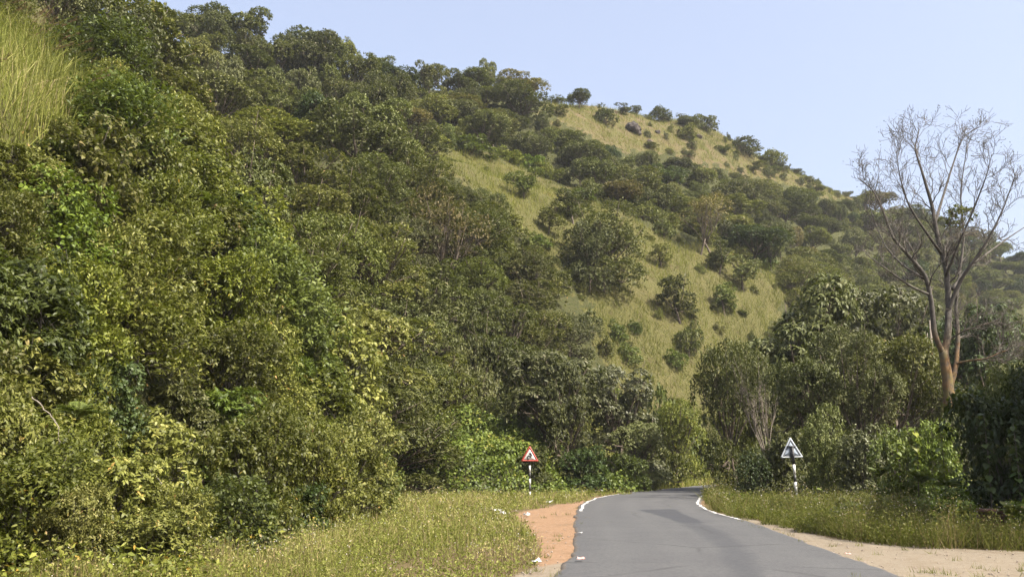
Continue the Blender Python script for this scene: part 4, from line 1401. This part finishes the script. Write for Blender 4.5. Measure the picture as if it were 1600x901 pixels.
# grass fringe at the outer side of the bend and the hill foot
yy = R.uniform(58, 96, 60000); xx = R.uniform(-2, 30, 60000)
P = np.stack([xx, yy, np.zeros(60000)], 1)
dl = np.min(np.linalg.norm(P[:, None, :2] - L[None, ::12], axis=2), axis=1)
inroad = np.array([False] * len(P))
px, py = project(P)
left_of = P[:, 1] > np.interp(P[:, 0], L[320:, 0], L[320:, 1])
sel = left_of & (dl > .5)
P = P[sel]; P[:, 2] = -.02
V, T, t = blades("", None, P, R.uniform(.25, .75, len(P)), np.full(len(P), .06), R, .4, 1)
o = obj("verge_grass", mesh_np("verge_grass", V, T, M["verge"], t), kind="stuff"); o["label"] = "yellowish grass between the bend and the foot of the hill"

# tall arching grass on top of the near bank
P = hill_samples(2600000, R)
P = P[P[:, 1] < 45]
px, py = project(P)
px, py = wob(P, px, py, 22)
sel = inside(NEARG, px, py) & (P[:, 1] < 45)
P = P[sel][:26000]
V, T, t = blades("", None, P, R.uniform(.7, 2.2, len(P)) * (1 + .9 * vnoise(P[:, 0] * 1.3, P[:, 2] * 1.3, 58)), np.full(len(P), .026), R, .8, 2, np.clip(.5 + .9 * vnoise(P[:, 0] * .9, P[:, 2] * .9, 59) + R.normal(size=len(P)) * .2, 0, 1))
o = obj("tall_grass", mesh_np("tall_grass", V, T, M["tallgrass"], t), kind="stuff"); o["label"] = "tall arching yellow-green grass on top of the near bank"
px, py = project(P)
Pp = P[(R.random(len(P)) < np.where((py < 125) & (px > 20), .020, .002))]
A = Acc()
for p_ in Pp:
    th = R.uniform(0, 6.28); e = np.array((math.cos(th) * .5 + .35, math.sin(th) * .4, 1.0))
    b = p_ + norm(e) * R.uniform(1.5, 2.3); e2 = norm(e + np.array((.7, 0, -.3)))
    nn_ = 34
    f = R.random(nn_)
    pp = b + e2 * (f * .6)[:, None]
    V, T, t = leaf_tris(pp, rdir(nn_, R) * .6 + e2, rdir(nn_, R), R.uniform(.10, .2, nn_), np.full(nn_, .012), R.random(nn_)); A.add(V, T, t)
    A.add(*tube([p_, p_ * .5 + b * .5 - np.array((.05, 0, 0)), b, b + e2 * .6], [.006, .005, .004, .002], 3, False))
o = obj("grass_plumes", A.mesh("grass_plumes", M["plume"]), kind="stuff"); o["label"] = "reddish feathery seed plumes above the tall bank grass"

n0 = 1700
yy = np.exp(R.uniform(math.log(12.4), math.log(60), n0)); xx = R.uniform(-.05, .62, n0) * yy
P = np.stack([xx, yy, np.zeros(n0)], 1); px, py = project(P)
sel = inside(LAT, px, py) | inside(SAND_L, px, py) | inside(SAND_R, px, py)
P = P[sel]
dR = np.minimum(np.min(np.linalg.norm(P[:, None, :2] - L[None, ::8], axis=2), 1), np.min(np.linalg.norm(P[:, None, :2] - Rr[None, ::8], axis=2), 1))
P = P[R.random(len(P)) < np.where(dR < .35, .5, .14)]
q = np.repeat(np.arange(len(P)), 16)
Pt = P[q] + np.stack([R.normal(size=len(q)) * .06, R.normal(size=len(q)) * .06, np.full(len(q), .0)], 1)
V, T, t = blades("", None, Pt, R.uniform(.04, .16, len(q)), np.full(len(q), .012), R, .8, 1)
o = obj("grass_tufts", mesh_np("grass_tufts", V, T, M["verge"], t), kind="stuff"); o["label"] = "small grass tufts creeping over the sandy shoulders"

# loose stones on the shoulders
n0 = 5200
yy = np.exp(R.uniform(math.log(12.4), math.log(45), n0)); xx = R.uniform(-.05, .6, n0) * yy
P = np.stack([xx, yy, np.zeros(n0)], 1); px, py = project(P)
sel = inside(LAT, px, py) | inside(SAND_L, px, py) | inside(SAND_R, px, py)
P = P[sel]
oc = np.array([(1, 0, 0), (0, 1, 0), (-1, 0, 0), (0, -1, 0), (0, 0, .8), (0, 0, -.4)], float)
ot = np.array([(0, 1, 4), (1, 2, 4), (2, 3, 4), (3, 0, 4), (1, 0, 5), (2, 1, 5), (3, 2, 5), (0, 3, 5)])
s = .006 + .022 * R.random(len(P)) ** 4
V = (P[:, None, :] + np.array((0, 0, .01)) + oc[None] * s[:, None, None] * R.uniform(.6, 1.3, (len(P), 6, 1))).reshape(-1, 3)
T = (np.arange(len(P))[:, None, None] * 6 + ot[None]).reshape(-1, 3)
o = obj("gravel", mesh_np("gravel", V, T, M["stone"]), kind="stuff"); o["label"] = "loose pebbles on the sandy shoulders"


# ------------------------------------------------------------------ ferns and big-leaved plants (every frond and leaf a part)
def frond_mesh(n=15, Ln=1.0):
    A = Acc()
    s = np.linspace(0, 1, 8)
    path = np.stack([s * Ln * .8, s * 0, Ln * (.62 * s - .62 * s ** 2.2)], 1)
    A.add(*tube(path, .009 * (1 - s * .8), 3, False), .3)
    f = np.linspace(.12, .98, n)
    pos = np.stack([np.interp(f, s, path[:, i]) for i in range(3)], 1)
    tg = norm(np.stack([np.interp(f, s, np.gradient(path[:, i])) for i in range(3)], 1))
    for sg in (-1, 1):
        ax = tg * .45 + np.array((0, sg, 0)) - np.array((0, 0, .12))
        ll = Ln * .30 * np.sin(np.clip(f * 2.9 + .15, 0, 3.05)) + .03
        V, T, t = leaf_tris(pos, ax, np.tile((0, 0, 1.0), (n, 1)), ll, ll * .22, .4 + .4 * R.random(n)); A.add(V, T, t)
    return A.mesh("frond", M["fresh"])


FR = [frond_mesh(15), frond_mesh(18), frond_mesh(13)]


def fern(loc, size, n, label, mat="fresh"):
    t = thing("fern", label, "fern", loc, random.uniform(0, 6), "ferns of the roadside")
    for i in range(n):
        o = obj("frond", FR[i % 3], t, M[mat])
        o.rotation_euler = (random.uniform(-.2, .2), random.uniform(-.85, -.15), 6.283 * i / n + random.uniform(-.25, .25))
        o.scale = (size * random.uniform(.75, 1.15),) * 3
    return t


def fpos(px, py, Y):
    return tuple(at_y(px, py, Y))


fern(fpos(120, 655, 15.6), .55, 11, "light green fern in the dark gap of the near bank")
fern(fpos(60, 770, 14.2), .45, 11, "small fern low at the left of the bank foot")
fern(fpos(1440, 755, 26.5), .62, 14, "large sunlit fern on the right below the bare tree")
fern(fpos(1480, 765, 24.5), .55, 13, "fern in half shade beside the large sunlit fern")
fern(fpos(1585, 805, 18.8), .42, 12, "bright fern in front of the low wall's right end")
fern(fpos(1375, 745, 29.5), .55, 12, "fern on the verge left of the large sunlit fern")
fern(fpos(335, 320, 33), .9, 8, "pale fern-like fronds on the upper bank")


def big_leaf_mesh(seed):
    rr = np.random.default_rng(seed)
    ns, ncol = 7, 5
    V = []
    for i in range(ns):
        s_ = i / (ns - 1)
        wv = .42 * math.sin(math.pi * (s_ * .92 + .06) ** .75) + .01
        for j in range(ncol):
            t_ = j / (ncol - 1) * 2 - 1
            V.append((s_, t_ * wv, -.35 * s_ ** 2 + .10 * abs(t_) + .02 * rr.normal()))
    T = []
    for i in range(ns - 1):
        for j in range(ncol - 1):
            a_ = i * ncol + j
            T += [(a_, a_ + ncol, a_ + ncol + 1), (a_, a_ + ncol + 1, a_ + 1)]
    return mesh_np("leaf", V, T, M["creeper"], .3 + .5 * rr.random(len(V)) * 0 + np.full(len(V), .35 + .3 * rr.random()), True)


BL = [big_leaf_mesh(i) for i in range(4)]


def big_plant(loc, h, n, ls, label, mat, face=-1.57):
    t = thing("broad_leaved_plant", label, "plant", loc, 0, "big-leaved plants of the roadside")
    st = np.array([(0, 0, -.3), (.05, -.03, h * .5), (.0, -.1, h)])
    obj("stem", mesh_np("stem", *tube(st, [.02, .016, .008], 5), M["twig_dark"]), t)
    for i in range(n):
        f = .25 + .75 * i / max(n - 1, 1)
        o = obj("leaf", BL[i % 4], t, M[mat])
        o.location = (0, -.06 * f, h * f)
        yaw = i * 2.4 + random.uniform(-.3, .3)
        o.rotation_euler = (random.uniform(-.3, .3), random.uniform(-.1, .75), yaw)
        o.scale = (ls * random.uniform(.7, 1.15),) * 3
    return t


big_plant((*ground(1438, 800)[:2] * .93, 0.9), 1.9, 26, .24, "plant with big round leaves in sun below the bare trunk", "creeper")
big_plant((*at_y(1475, 760, 29)[:2], .5), 2.3, 28, .24, "taller big-leaved plant close to the bare trunk", "fresh")
big_plant((*at_y(1405, 760, 32)[:2], .4), 2.0, 24, .23, "big-leaved plant among pale dry shrubs", "fresh")
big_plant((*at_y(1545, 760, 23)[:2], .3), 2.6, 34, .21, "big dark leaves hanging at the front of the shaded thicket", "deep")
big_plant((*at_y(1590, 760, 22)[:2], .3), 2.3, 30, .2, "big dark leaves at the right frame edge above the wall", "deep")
big_plant((*at_y(375, 800, 17.2)[:2], .1), .9, 16, .17, "drooping heart-shaped leaves at the bank foot, left clump", "fresh")
big_plant((*at_y(425, 800, 18.6)[:2], .1), .8, 14, .17, "drooping heart-shaped leaves at the bank foot, right clump", "fresh")
big_plant((*at_y(1275, 770, 33)[:2], .1), .8, 7, .22, "small round-leaved plant at the grey sign's foot", "fresh")

# bare dead sticks on the near bank
def stick(pts, r, label):
    P_ = catmull(np.array(pts), np.linspace(0, len(pts) - 1, 12 * (len(pts) - 1)))
    P_[1:-1] += R.normal(size=(len(P_) - 2, 3)) * .012
    pts = P_
    o = obj("dead_branch", mesh_np("dead_branch", *tube(pts, np.linspace(r * .5, r * .2, len(pts)), 6), M["twig"], smooth=True))
    return tag(o, label, "branch", "bare dead branches on the near bank")


stick([at_y(50, 620, 15), at_y(88, 660, 14.6), at_y(92, 690, 14.6), at_y(85, 710, 14.7)], .022, "pale curved dead branch in front of the fern at the bank")
stick([at_y(62, 720, 14.4), at_y(75, 745, 14.3), at_y(88, 780, 14.2)], .016, "short straight dead stick low at the bank's left")
stick([at_y(245, 745, 16.5), at_y(262, 765, 16.3), at_y(275, 783, 16.3), at_y(290, 800, 16.3)], .016, "white bent dead twig beside the broad-leaved shrub")

# ------------------------------------------------------------------ bare tree on the right
BY0 = 40.0


def pp(x, y, dy=0.0):
    return at_y(x, y, BY0 + dy)


bt = thing("bare_tree", "tall nearly leafless tree with orange lichen on its trunk", "tree", (0, 0, 0))
base = at_y(1487, 640, BY0)
base = np.array((base[0] + .05, BY0, -.3))
LIMBS = []


def limb(nm, pts, r0, r1, sides=8):
    P_ = np.array(pts, float)
    t_ = np.linspace(0, len(P_) - 1, 4 * len(P_))
    Q = catmull(P_, t_)
    rr = np.linspace(r0, r1, len(Q)) * (1 if nm == "trunk" else .88)
    LIMBS.append((Q, rr))
    return obj(nm, mesh_np(nm, *tube(Q + R.normal(size=Q.shape) * rr[:, None] * .05, rr * (1 + .03 * R.normal(size=len(rr))), sides), M["deadbark"], smooth=True), bt)


limb("trunk", [base, pp(1486, 700), pp(1484, 640), pp(1480, 590), pp(1474, 548)], .30, .20, 12)
limb("limb", [pp(1475, 556), pp(1481, 520, .1), pp(1482, 470, .3), pp(1478, 420, .4), pp(1466, 375, .5), pp(1456, 320, .4), pp(1441, 270, .2), pp(1430, 232, .2), pp(1436, 205, .3)], .21, .02)
limb("limb", [pp(1473, 552), pp(1460, 520, -.2), pp(1455, 470, -.4), pp(1446, 432, -.6), pp(1422, 402, -.9), pp(1396, 372, -1.2), pp(1380, 330, -1.4), pp(1364, 298, -1.5), pp(1340, 278, -1.6)], .16, .02)
limb("limb", [pp(1484, 608, .3), pp(1493, 575, .6), pp(1497, 530, .9), pp(1494, 480, 1.2), pp(1500, 420, 1.4), pp(1506, 370, 1.5), pp(1501, 300, 1.6), pp(1512, 225, 1.7)], .14, .018)
limb("limb", [pp(1481, 486, .2), pp(1500, 440, -.2), pp(1518, 412, -.6), pp(1545, 372, -1), pp(1568, 325, -1.3), pp(1588, 268, -1.5)], .12, .018)
limb("limb", [pp(1488, 452, .6), pp(1512, 420, 1.2), pp(1540, 398, 1.7), pp(1575, 372, 2.2), pp(1605, 352, 2.6)], .10, .018)
limb("limb", [pp(1494, 568, .6), pp(1515, 563, .2), pp(1540, 560, -.2), pp(1562, 551, -.4), pp(1580, 545, -.6)], .06, .015)
limb("limb", [pp(1460, 352, .5), pp(1472, 312, 1), pp(1488, 260, 1.4), pp(1505, 215, 1.7), pp(1532, 198, 2)], .08, .014)
limb("limb", [pp(1452, 460, -.4), pp(1425, 448, -1.3), pp(1390, 424, -2), pp(1352, 396, -2.6)], .075, .014)
limb("limb", [pp(1446, 436, -.5), pp(1412, 415, .3), pp(1384, 385, 1), pp(1366, 345, 1.5), pp(1352, 300, 1.8)], .07, .014)
limb("limb", [pp(1470, 395, .4), pp(1445, 360, -.5), pp(1420, 320, -1.2), pp(1406, 275, -1.6), pp(1400, 235, -1.9)], .08, .014)
limb("limb", [pp(1478, 430, .3), pp(1494, 390, -.6), pp(1520, 330, -1.3), pp(1540, 278, -1.8), pp(1550, 240, -2)], .08, .014)
limb("limb", [pp(1478, 535, .2), pp(1500, 520, -.4), pp(1520, 512, -.8), pp(1560, 500, -1.2)], .055, .013)
TW = Acc(); TIPS = []
trng = np.random.default_rng(77)


def twig(p0, d0, ln, r0, lev):
    n_ = 5
    pts = [p0]; d = d0.copy()
    for i in range(n_):
        d = norm(d + trng.normal(size=3) * .22 + np.array((0, 0, .07)))
        pts.append(pts[-1] + d * ln / n_)
    pts = np.array(pts)
    TW.add(*tube(pts, np.linspace(r0, max(r0 * .4, .0065), n_ + 1), 4 if lev > 0 else 5, False))
    if lev >= 2:
        TIPS.append(pts[-1])
        return
    for i in range(1, n_ + 1):
        for _ in range(1 if (i < n_) else 2):
            if trng.random() < .88:
                dd = norm(pts[i] - pts[i - 1])
                sd_ = norm(np.cross(dd, rdir(1, trng)[0]))
                twig(pts[i], norm(dd * .75 + sd_ * .65 + np.array((0, 0, .12))), ln * trng.uniform(.42, .7), max(r0 * .5, .008), lev + 1)


for Q, rr in LIMBS[1:]:
    m_ = len(Q)
    for i in [k_ for k_ in range(int(m_ * .3), m_) if trng.random() < .68]:
        dd = norm(Q[min(i + 1, m_ - 1)] - Q[max(i - 1, 0)])
        sd_ = norm(np.cross(dd, rdir(1, trng)[0]))
        twig(Q[i], norm(dd * .8 + sd_ * .75 + np.array((0, 0, .15))), trng.uniform(.8, 2.0) * (1.1 - .55 * i / m_), max(rr[i] * .4, .014), 0)
o = obj("twig", TW.mesh("twig", M["twig_dark"]), bt, kind="stuff")
TIPS = np.array(TIPS)
q = TIPS[trng.random(len(TIPS)) < .22]
q = np.repeat(q, 2, 0) + trng.normal(size=(len(q) * 2, 3)) * .1
V, T, t = leaf_tris(q, rdir(len(q), trng), rdir(len(q), trng), np.full(len(q), .075), np.full(len(q), .04), trng.random(len(q)))
obj("foliage", mesh_np("foliage", V, T, M["pale"], t), bt, kind="stuff")
c0 = pp(1494, 340, .6)
lbs = [(c0 + np.array((dx, 0, dz)), r_) for dx, dz, r_ in ((0, 0, .42), (.45, .1, .35), (-.35, -.15, .35), (.1, .3, .3), (.7, -.1, .22), (-.1, -.45, .25))]
obj("leaf_tuft", foliage("leaf_tuft", M["bright"], trng, lbs, 150, 6, .15, .07, .15), bt, kind="stuff")
print("twigs", TW.n, "tips", len(TIPS))
# thin pale trunk beside it
o = thing("slender_tree", "thin pale grey trunk just left of the bare tree", "tree", tuple(ground(1458, 780)[:2] * 1.05) + (0,))
pb = np.array(o.location)
obj("trunk", mesh_np("trunk", *tube(np.array([at_y(1459, 780, pb[1]), at_y(1458, 640, pb[1]), at_y(1457, 560, pb[1]), at_y(1453, 500, pb[1])]) - pb, [.1, .085, .07, .05], 7), M["bark_pale"], smooth=True), o)
obj("branch", mesh_np("branch", *tube(np.array([at_y(1458, 600, pb[1]), at_y(1450, 570, pb[1]), at_y(1449, 520, pb[1])]) - pb, [.045, .035, .02], 5), M["bark_pale"], smooth=True), o)


# ------------------------------------------------------------------ road signs
def tri_prism(cx, cz, side, y0, y1, r=0.04, inner=None):
    """rounded triangle plate standing in the xz plane; inner = hole side makes it a ring"""
    def outline(sd, rr):
        h = sd * math.sqrt(3) / 2
        c = [(0, h * 2 / 3), (sd / 2, -h / 3), (-sd / 2, -h / 3)]
        pts = []
        for k in range(3):
            a = np.array(c[k]); b = norm(np.array(c[k - 1]) - a); e = norm(np.array(c[(k + 1) % 3]) - a)
            s0 = a + b * rr * 1.7; s1 = a + e * rr * 1.7
            for t in np.linspace(0, 1, 5):
                pts.append((1 - t) ** 2 * s0 + 2 * t * (1 - t) * a + t * t * s1)
        return np.array(pts)
    O = outline(side, r); n = len(O)
    A = Acc()
    to3 = lambda Q, y: np.stack([Q[:, 0] + cx, np.full(len(Q), y), Q[:, 1] + cz], 1)
    i = np.arange(n); j = (i + 1) % n
    if inner is None:
        V = np.vstack([to3(O, y0), to3(O, y1), [[cx, y0, cz]], [[cx, y1, cz]]])
        T = np.vstack([np.stack([i, j, np.full(n, 2 * n)], 1), np.stack([j + n, i + n, np.full(n, 2 * n + 1)], 1), np.stack([i, i + n, j + n], 1), np.stack([i, j + n, j], 1)])
    else:
        I = outline(inner, r * .6)
        V = np.vstack([to3(O, y0), to3(O, y1), to3(I, y0), to3(I, y1)])
        q = lambda a, b, c, d: np.vstack([np.stack([a, b, c], 1), np.stack([a, c, d], 1)])
        T = np.vstack([q(i, j, j + 2 * n, i + 2 * n), q(i + n, i + 3 * n, j + 3 * n, j + n), q(i, i + n, j + n, j), q(i + 2 * n, j + 2 * n, j + 3 * n, i + 3 * n)])
    return A.add(V, T)


def pole_parts(t, zs, r):
    """banded post: zs = heights where the colour changes, from the top black band down"""
    for k in range(len(zs) - 1):
        za, zb = zs[k + 1], zs[k]
        nm = "pole_band"
        o = obj(nm, mesh_np(nm, *tube([(0, 0, za), (0, 0, zb)], [r, r], 14), M["black" if k % 2 == 0 else "white"]), t)
        o["label"] = "black band of the post" if k % 2 == 0 else "white band of the post"


# left: white triangle with red border and a black double-bend arrow, facing us
g0 = ground(828, 777)
s1 = thing("warning_sign", "white triangular sign with red border and black winding arrow", "road sign", tuple(g0), rad(-4))
D = g0[1] * math.cos(PITCH)
m2 = lambda rows: rows / F * g0[1] * 1.0
hz = lambda y: (776.5 - y) / F * g0[1] * 1.01
pole_parts(s1, [hz(y) for y in (706, 729, 739, 748.5, 758, 767.5, 777.5)] + [-.3], .05)
cz = hz(715); side = 27.5 / F * g0[1]
obj("plate", tri_prism(0, cz, side, -.075, -.055, .05).mesh("plate", M["white"]), s1)
obj("border", tri_prism(0, cz, side * 1.02, -.079, -.052, .05, side * .70).mesh("border", M["red"]), s1)
A = Acc()
k = side


def seg2(pts, wdt):
    for (x0, z0), (x1, z1) in zip(pts[:-1], pts[1:]):
        d_ = np.array((x1 - x0, z1 - z0)); ln_ = np.linalg.norm(d_); d_ /= ln_
        n_ = np.array((-d_[1], d_[0])) * wdt / 2
        a0 = np.array((x0, z0)) - d_ * wdt * .3; a1 = np.array((x1, z1)) + d_ * wdt * .3
        q = [a0 + n_, a0 - n_, a1 - n_, a1 + n_]
        V = [(c[0], y, c[1]) for y in (-.086, -.076) for c in q]
        A.add(V, [(0, 1, 2), (0, 2, 3), (4, 6, 5), (4, 7, 6), (0, 4, 5), (0, 5, 1), (1, 5, 6), (1, 6, 2), (2, 6, 7), (2, 7, 3), (3, 7, 4), (3, 4, 0)])


seg2([(-.09 * k, cz - .19 * k), (-.13 * k, cz - .05 * k), (-.04 * k, cz + .03 * k), (.06 * k, cz - .04 * k), (.10 * k, cz + .05 * k), (.03 * k, cz + .13 * k)], .075 * k)
hd = [(-.05 * k, cz + .12 * k), (.13 * k, cz + .10 * k), (.03 * k, cz + .24 * k)]
V = [(x, y, z) for y in (-.0865, -.0755) for x, z in hd]
A.add(V, [(0, 1, 2), (3, 5, 4), (0, 3, 4), (0, 4, 1), (1, 4, 5), (1, 5, 2), (2, 5, 3), (2, 3, 0)])
obj("arrow_symbol", A.mesh("arrow_symbol", M["black"]), s1)
for zz in (cz - .12, cz + .12):
    obj("bracket", mesh_np("bracket", *box(-.09, .09, -.054, .055, zz - .02, zz + .02), M["steel"]), s1)

# right: the back of a second triangular sign
Y2 = 36.0
g1 = at_y(1246, 790, Y2); g1[2] = 0
s2 = thing("warning_sign", "back of a grey triangular sign on a black and white post", "road sign", tuple(g1), rad(5))
s2.rotation_euler = (0, rad(-1.6), rad(5))
hz = lambda y: at_y(1243, y, Y2)[2]
pole_parts(s2, [hz(y) for y in (698, 725, 741, 752.5, 769, 780)] + [-.3], .055)
side2 = 36.5 / F * Y2 * 1.0
cz2 = hz(714.5) + side2 * math.sqrt(3) / 6
xo = -.03
obj("plate", tri_prism(xo, cz2, side2 * .98, .058, .075, .04).mesh("plate", M["plate"]), s2)
obj("rim", tri_prism(xo, cz2, side2, .050, .080, .04, side2 * .80).mesh("rim", M["rim"]), s2)
obj("frame", tri_prism(xo, cz2, side2 * .80, .046, .060, .02, side2 * .70).mesh("frame", M["steel"]), s2)
obj("cross_bar", mesh_np("cross_bar", *box(xo - .17, xo + .17, -.02, .052, cz2 + .16, cz2 + .195), M["steel"]), s2)
obj("channel", mesh_np("channel", *box(xo - .065, xo + .065, .035, .0585, cz2 - side2 * .28, cz2 + .17), M["steel"]), s2)

# ------------------------------------------------------------------ low laterite wall on the right
wl = thing("low_wall", "low red-brown stone parapet overgrown with creepers", "wall", (0, 0, 0))
wa = at_y(1462, 838, 20.6); wb = at_y(1680, 845, 19.4)
wa[2] = wb[2] = 0
dv = wb - wa; ln = np.linalg.norm(dv); yaw = math.atan2(dv[1], dv[0])
wl.location = tuple(wa); wl.rotation_euler = (0, 0, yaw)
obj("core", mesh_np("core", *box(.015, ln - .015, .03, .37, -.2, .60), M["mortar"]), wl)
nb = int(ln / .42)
bw = ln / nb
blk = []
for k_ in range(4):
    V, T = box(-bw / 2 + .012, bw / 2 - .012, -.2, .2, -.092, .092)
    V = V + R.normal(size=V.shape) * .008
    blk.append(mesh_np("stone_block", V, T, M["laterite"]))
for r_ in range(3):
    for i in range(nb):
        x = (i + .5 + (.25 if r_ % 2 else -.0)) * bw
        if x + bw / 2 > ln + .2:
            continue
        o = obj("stone_block", blk[(i * 3 + r_) % 4], wl)
        o.location = (x, .2 + R.normal() * .008, .09 + r_ * .205)
for i in range(int(ln / .8) + 1):
    o = obj("coping_stone", mesh_np("coping_stone", *box(-.39, .39, -.27, .27, 0, .07), M["laterite"]), wl)
    o.location = (.4 + i * .8, .2, .605); o.rotation_euler = (R.normal() * .01, R.normal() * .015, R.normal() * .015)
# creepers over the wall
n0 = 9000
fx = R.random(n0) * ln
P = np.stack([fx, -.1 - np.abs(R.normal(size=n0)) * .22, R.uniform(0, .85, n0)], 1)
gone = (np.abs(fx - ln * .42) < .33) & (P[:, 2] > .12)
P = P[~gone]
cs, sn = math.cos(yaw), math.sin(yaw)
P = np.stack([wa[0] + P[:, 0] * cs - P[:, 1] * sn, wa[1] + P[:, 0] * sn + P[:, 1] * cs, P[:, 2]], 1)
Ls = R.uniform(.07, .14, len(P))
V, T, t = leaf_tris(P, rdir(len(P), R) + np.array((0, -.5, -.3)), np.array((0, -.6, .6)) + R.normal(size=(len(P), 3)) * .4, Ls, Ls * .6, R.random(len(P)))
o = obj("wall_creeper", mesh_np("wall_creeper", V, T, M["creeper"], t), kind="stuff"); o["label"] = "creepers hanging over the low wall"

# ------------------------------------------------------------------ litter
import bmesh


def scrap(px_, py_, size, label, mat="litter", seed=0, z=0.03):
    g = ground(px_, py_)
    rr = np.random.default_rng(seed)
    n_ = 5
    V = []; T = []
    for i in range(n_):
        for j in range(n_):
            V.append(((i / 4 - .5) * size * 1.3 + rr.normal() * size * .1, (j / 4 - .5) * size + rr.normal() * size * .1, abs(rr.normal()) * size * .24))
    for i in range(n_ - 1):
        for j in range(n_ - 1):
            a_ = i * n_ + j
            T += [(a_, a_ + n_, a_ + n_ + 1), (a_, a_ + n_ + 1, a_ + 1)]
    o = obj("litter", mesh_np("litter", V, T, M[mat]), loc=(g[0], g[1], z))
    o.rotation_euler = (0, 0, rr.random() * 6)
    sm_ = o.modifiers.new("thick", 'SOLIDIFY'); sm_.thickness = .004
    tag(o, label, "litter", "scraps of litter by the road")


scrap(773, 803, .32, "crumpled white plastic at the left edge of the red shoulder", seed=1, z=.12)
scrap(784, 808, .2, "white scrap beside the crumpled plastic on the left verge", seed=2, z=.1)
scrap(823, 806, .2, "flat white paper on the red shoulder below the sign", seed=3)
scrap(858, 786, .24, "white scrap near the start of the white line", seed=4)
scrap(937, 770, .3, "white scrap in the grass beside the bend", seed=5, z=.12)
scrap(838, 880, .11, "white scrap where the pale sand starts, bottom left", seed=6)
scrap(1481, 838, .20, "pale blue-white plastic bag in the grass before the wall, left one", seed=7, z=.08)
scrap(1518, 843, .22, "white plastic bag in the grass before the wall, right one", seed=8, z=.08)
scrap(1490, 845, .14, "tiny white scrap between the two plastic bags", seed=9, z=.06)
scrap(907, 881, .09, "reddish paper scrap on the asphalt near the left edge", "litter_red", 10, z=.08)
scrap(1325, 872, .07, "small pinkish scrap near the right road edge", "litter_red", 11, z=.08)
scrap(906, 838, .07, "tiny white scrap on the asphalt at the left edge", seed=12, z=.08)

# ------------------------------------------------------------------ air
bmh = bmesh.new()
bmesh.ops.create_cube(bmh, size=1.0)
me = bpy.data.meshes.new("haze"); bmh.to_mesh(me); bmh.free()
m = bpy.data.materials.new("haze_air"); m.use_nodes = True
n = m.node_tree; n.nodes.remove(n.nodes["Principled BSDF"])
pv = n.nodes.new("ShaderNodeVolumePrincipled")
pv.inputs["Color"].default_value = (0.93, 0.96, 1.0, 1)
pv.inputs["Density"].default_value = 0.00019
pv.inputs["Anisotropy"].default_value = 0.2
n.links.new(pv.outputs[0], n.nodes["Material Output"].inputs["Volume"])
me.materials.append(m)
hzo = obj("haze", me, kind="stuff")
hzo.location = (0, 200, 63.0); hzo.scale = (1500, 1300, 128.0)
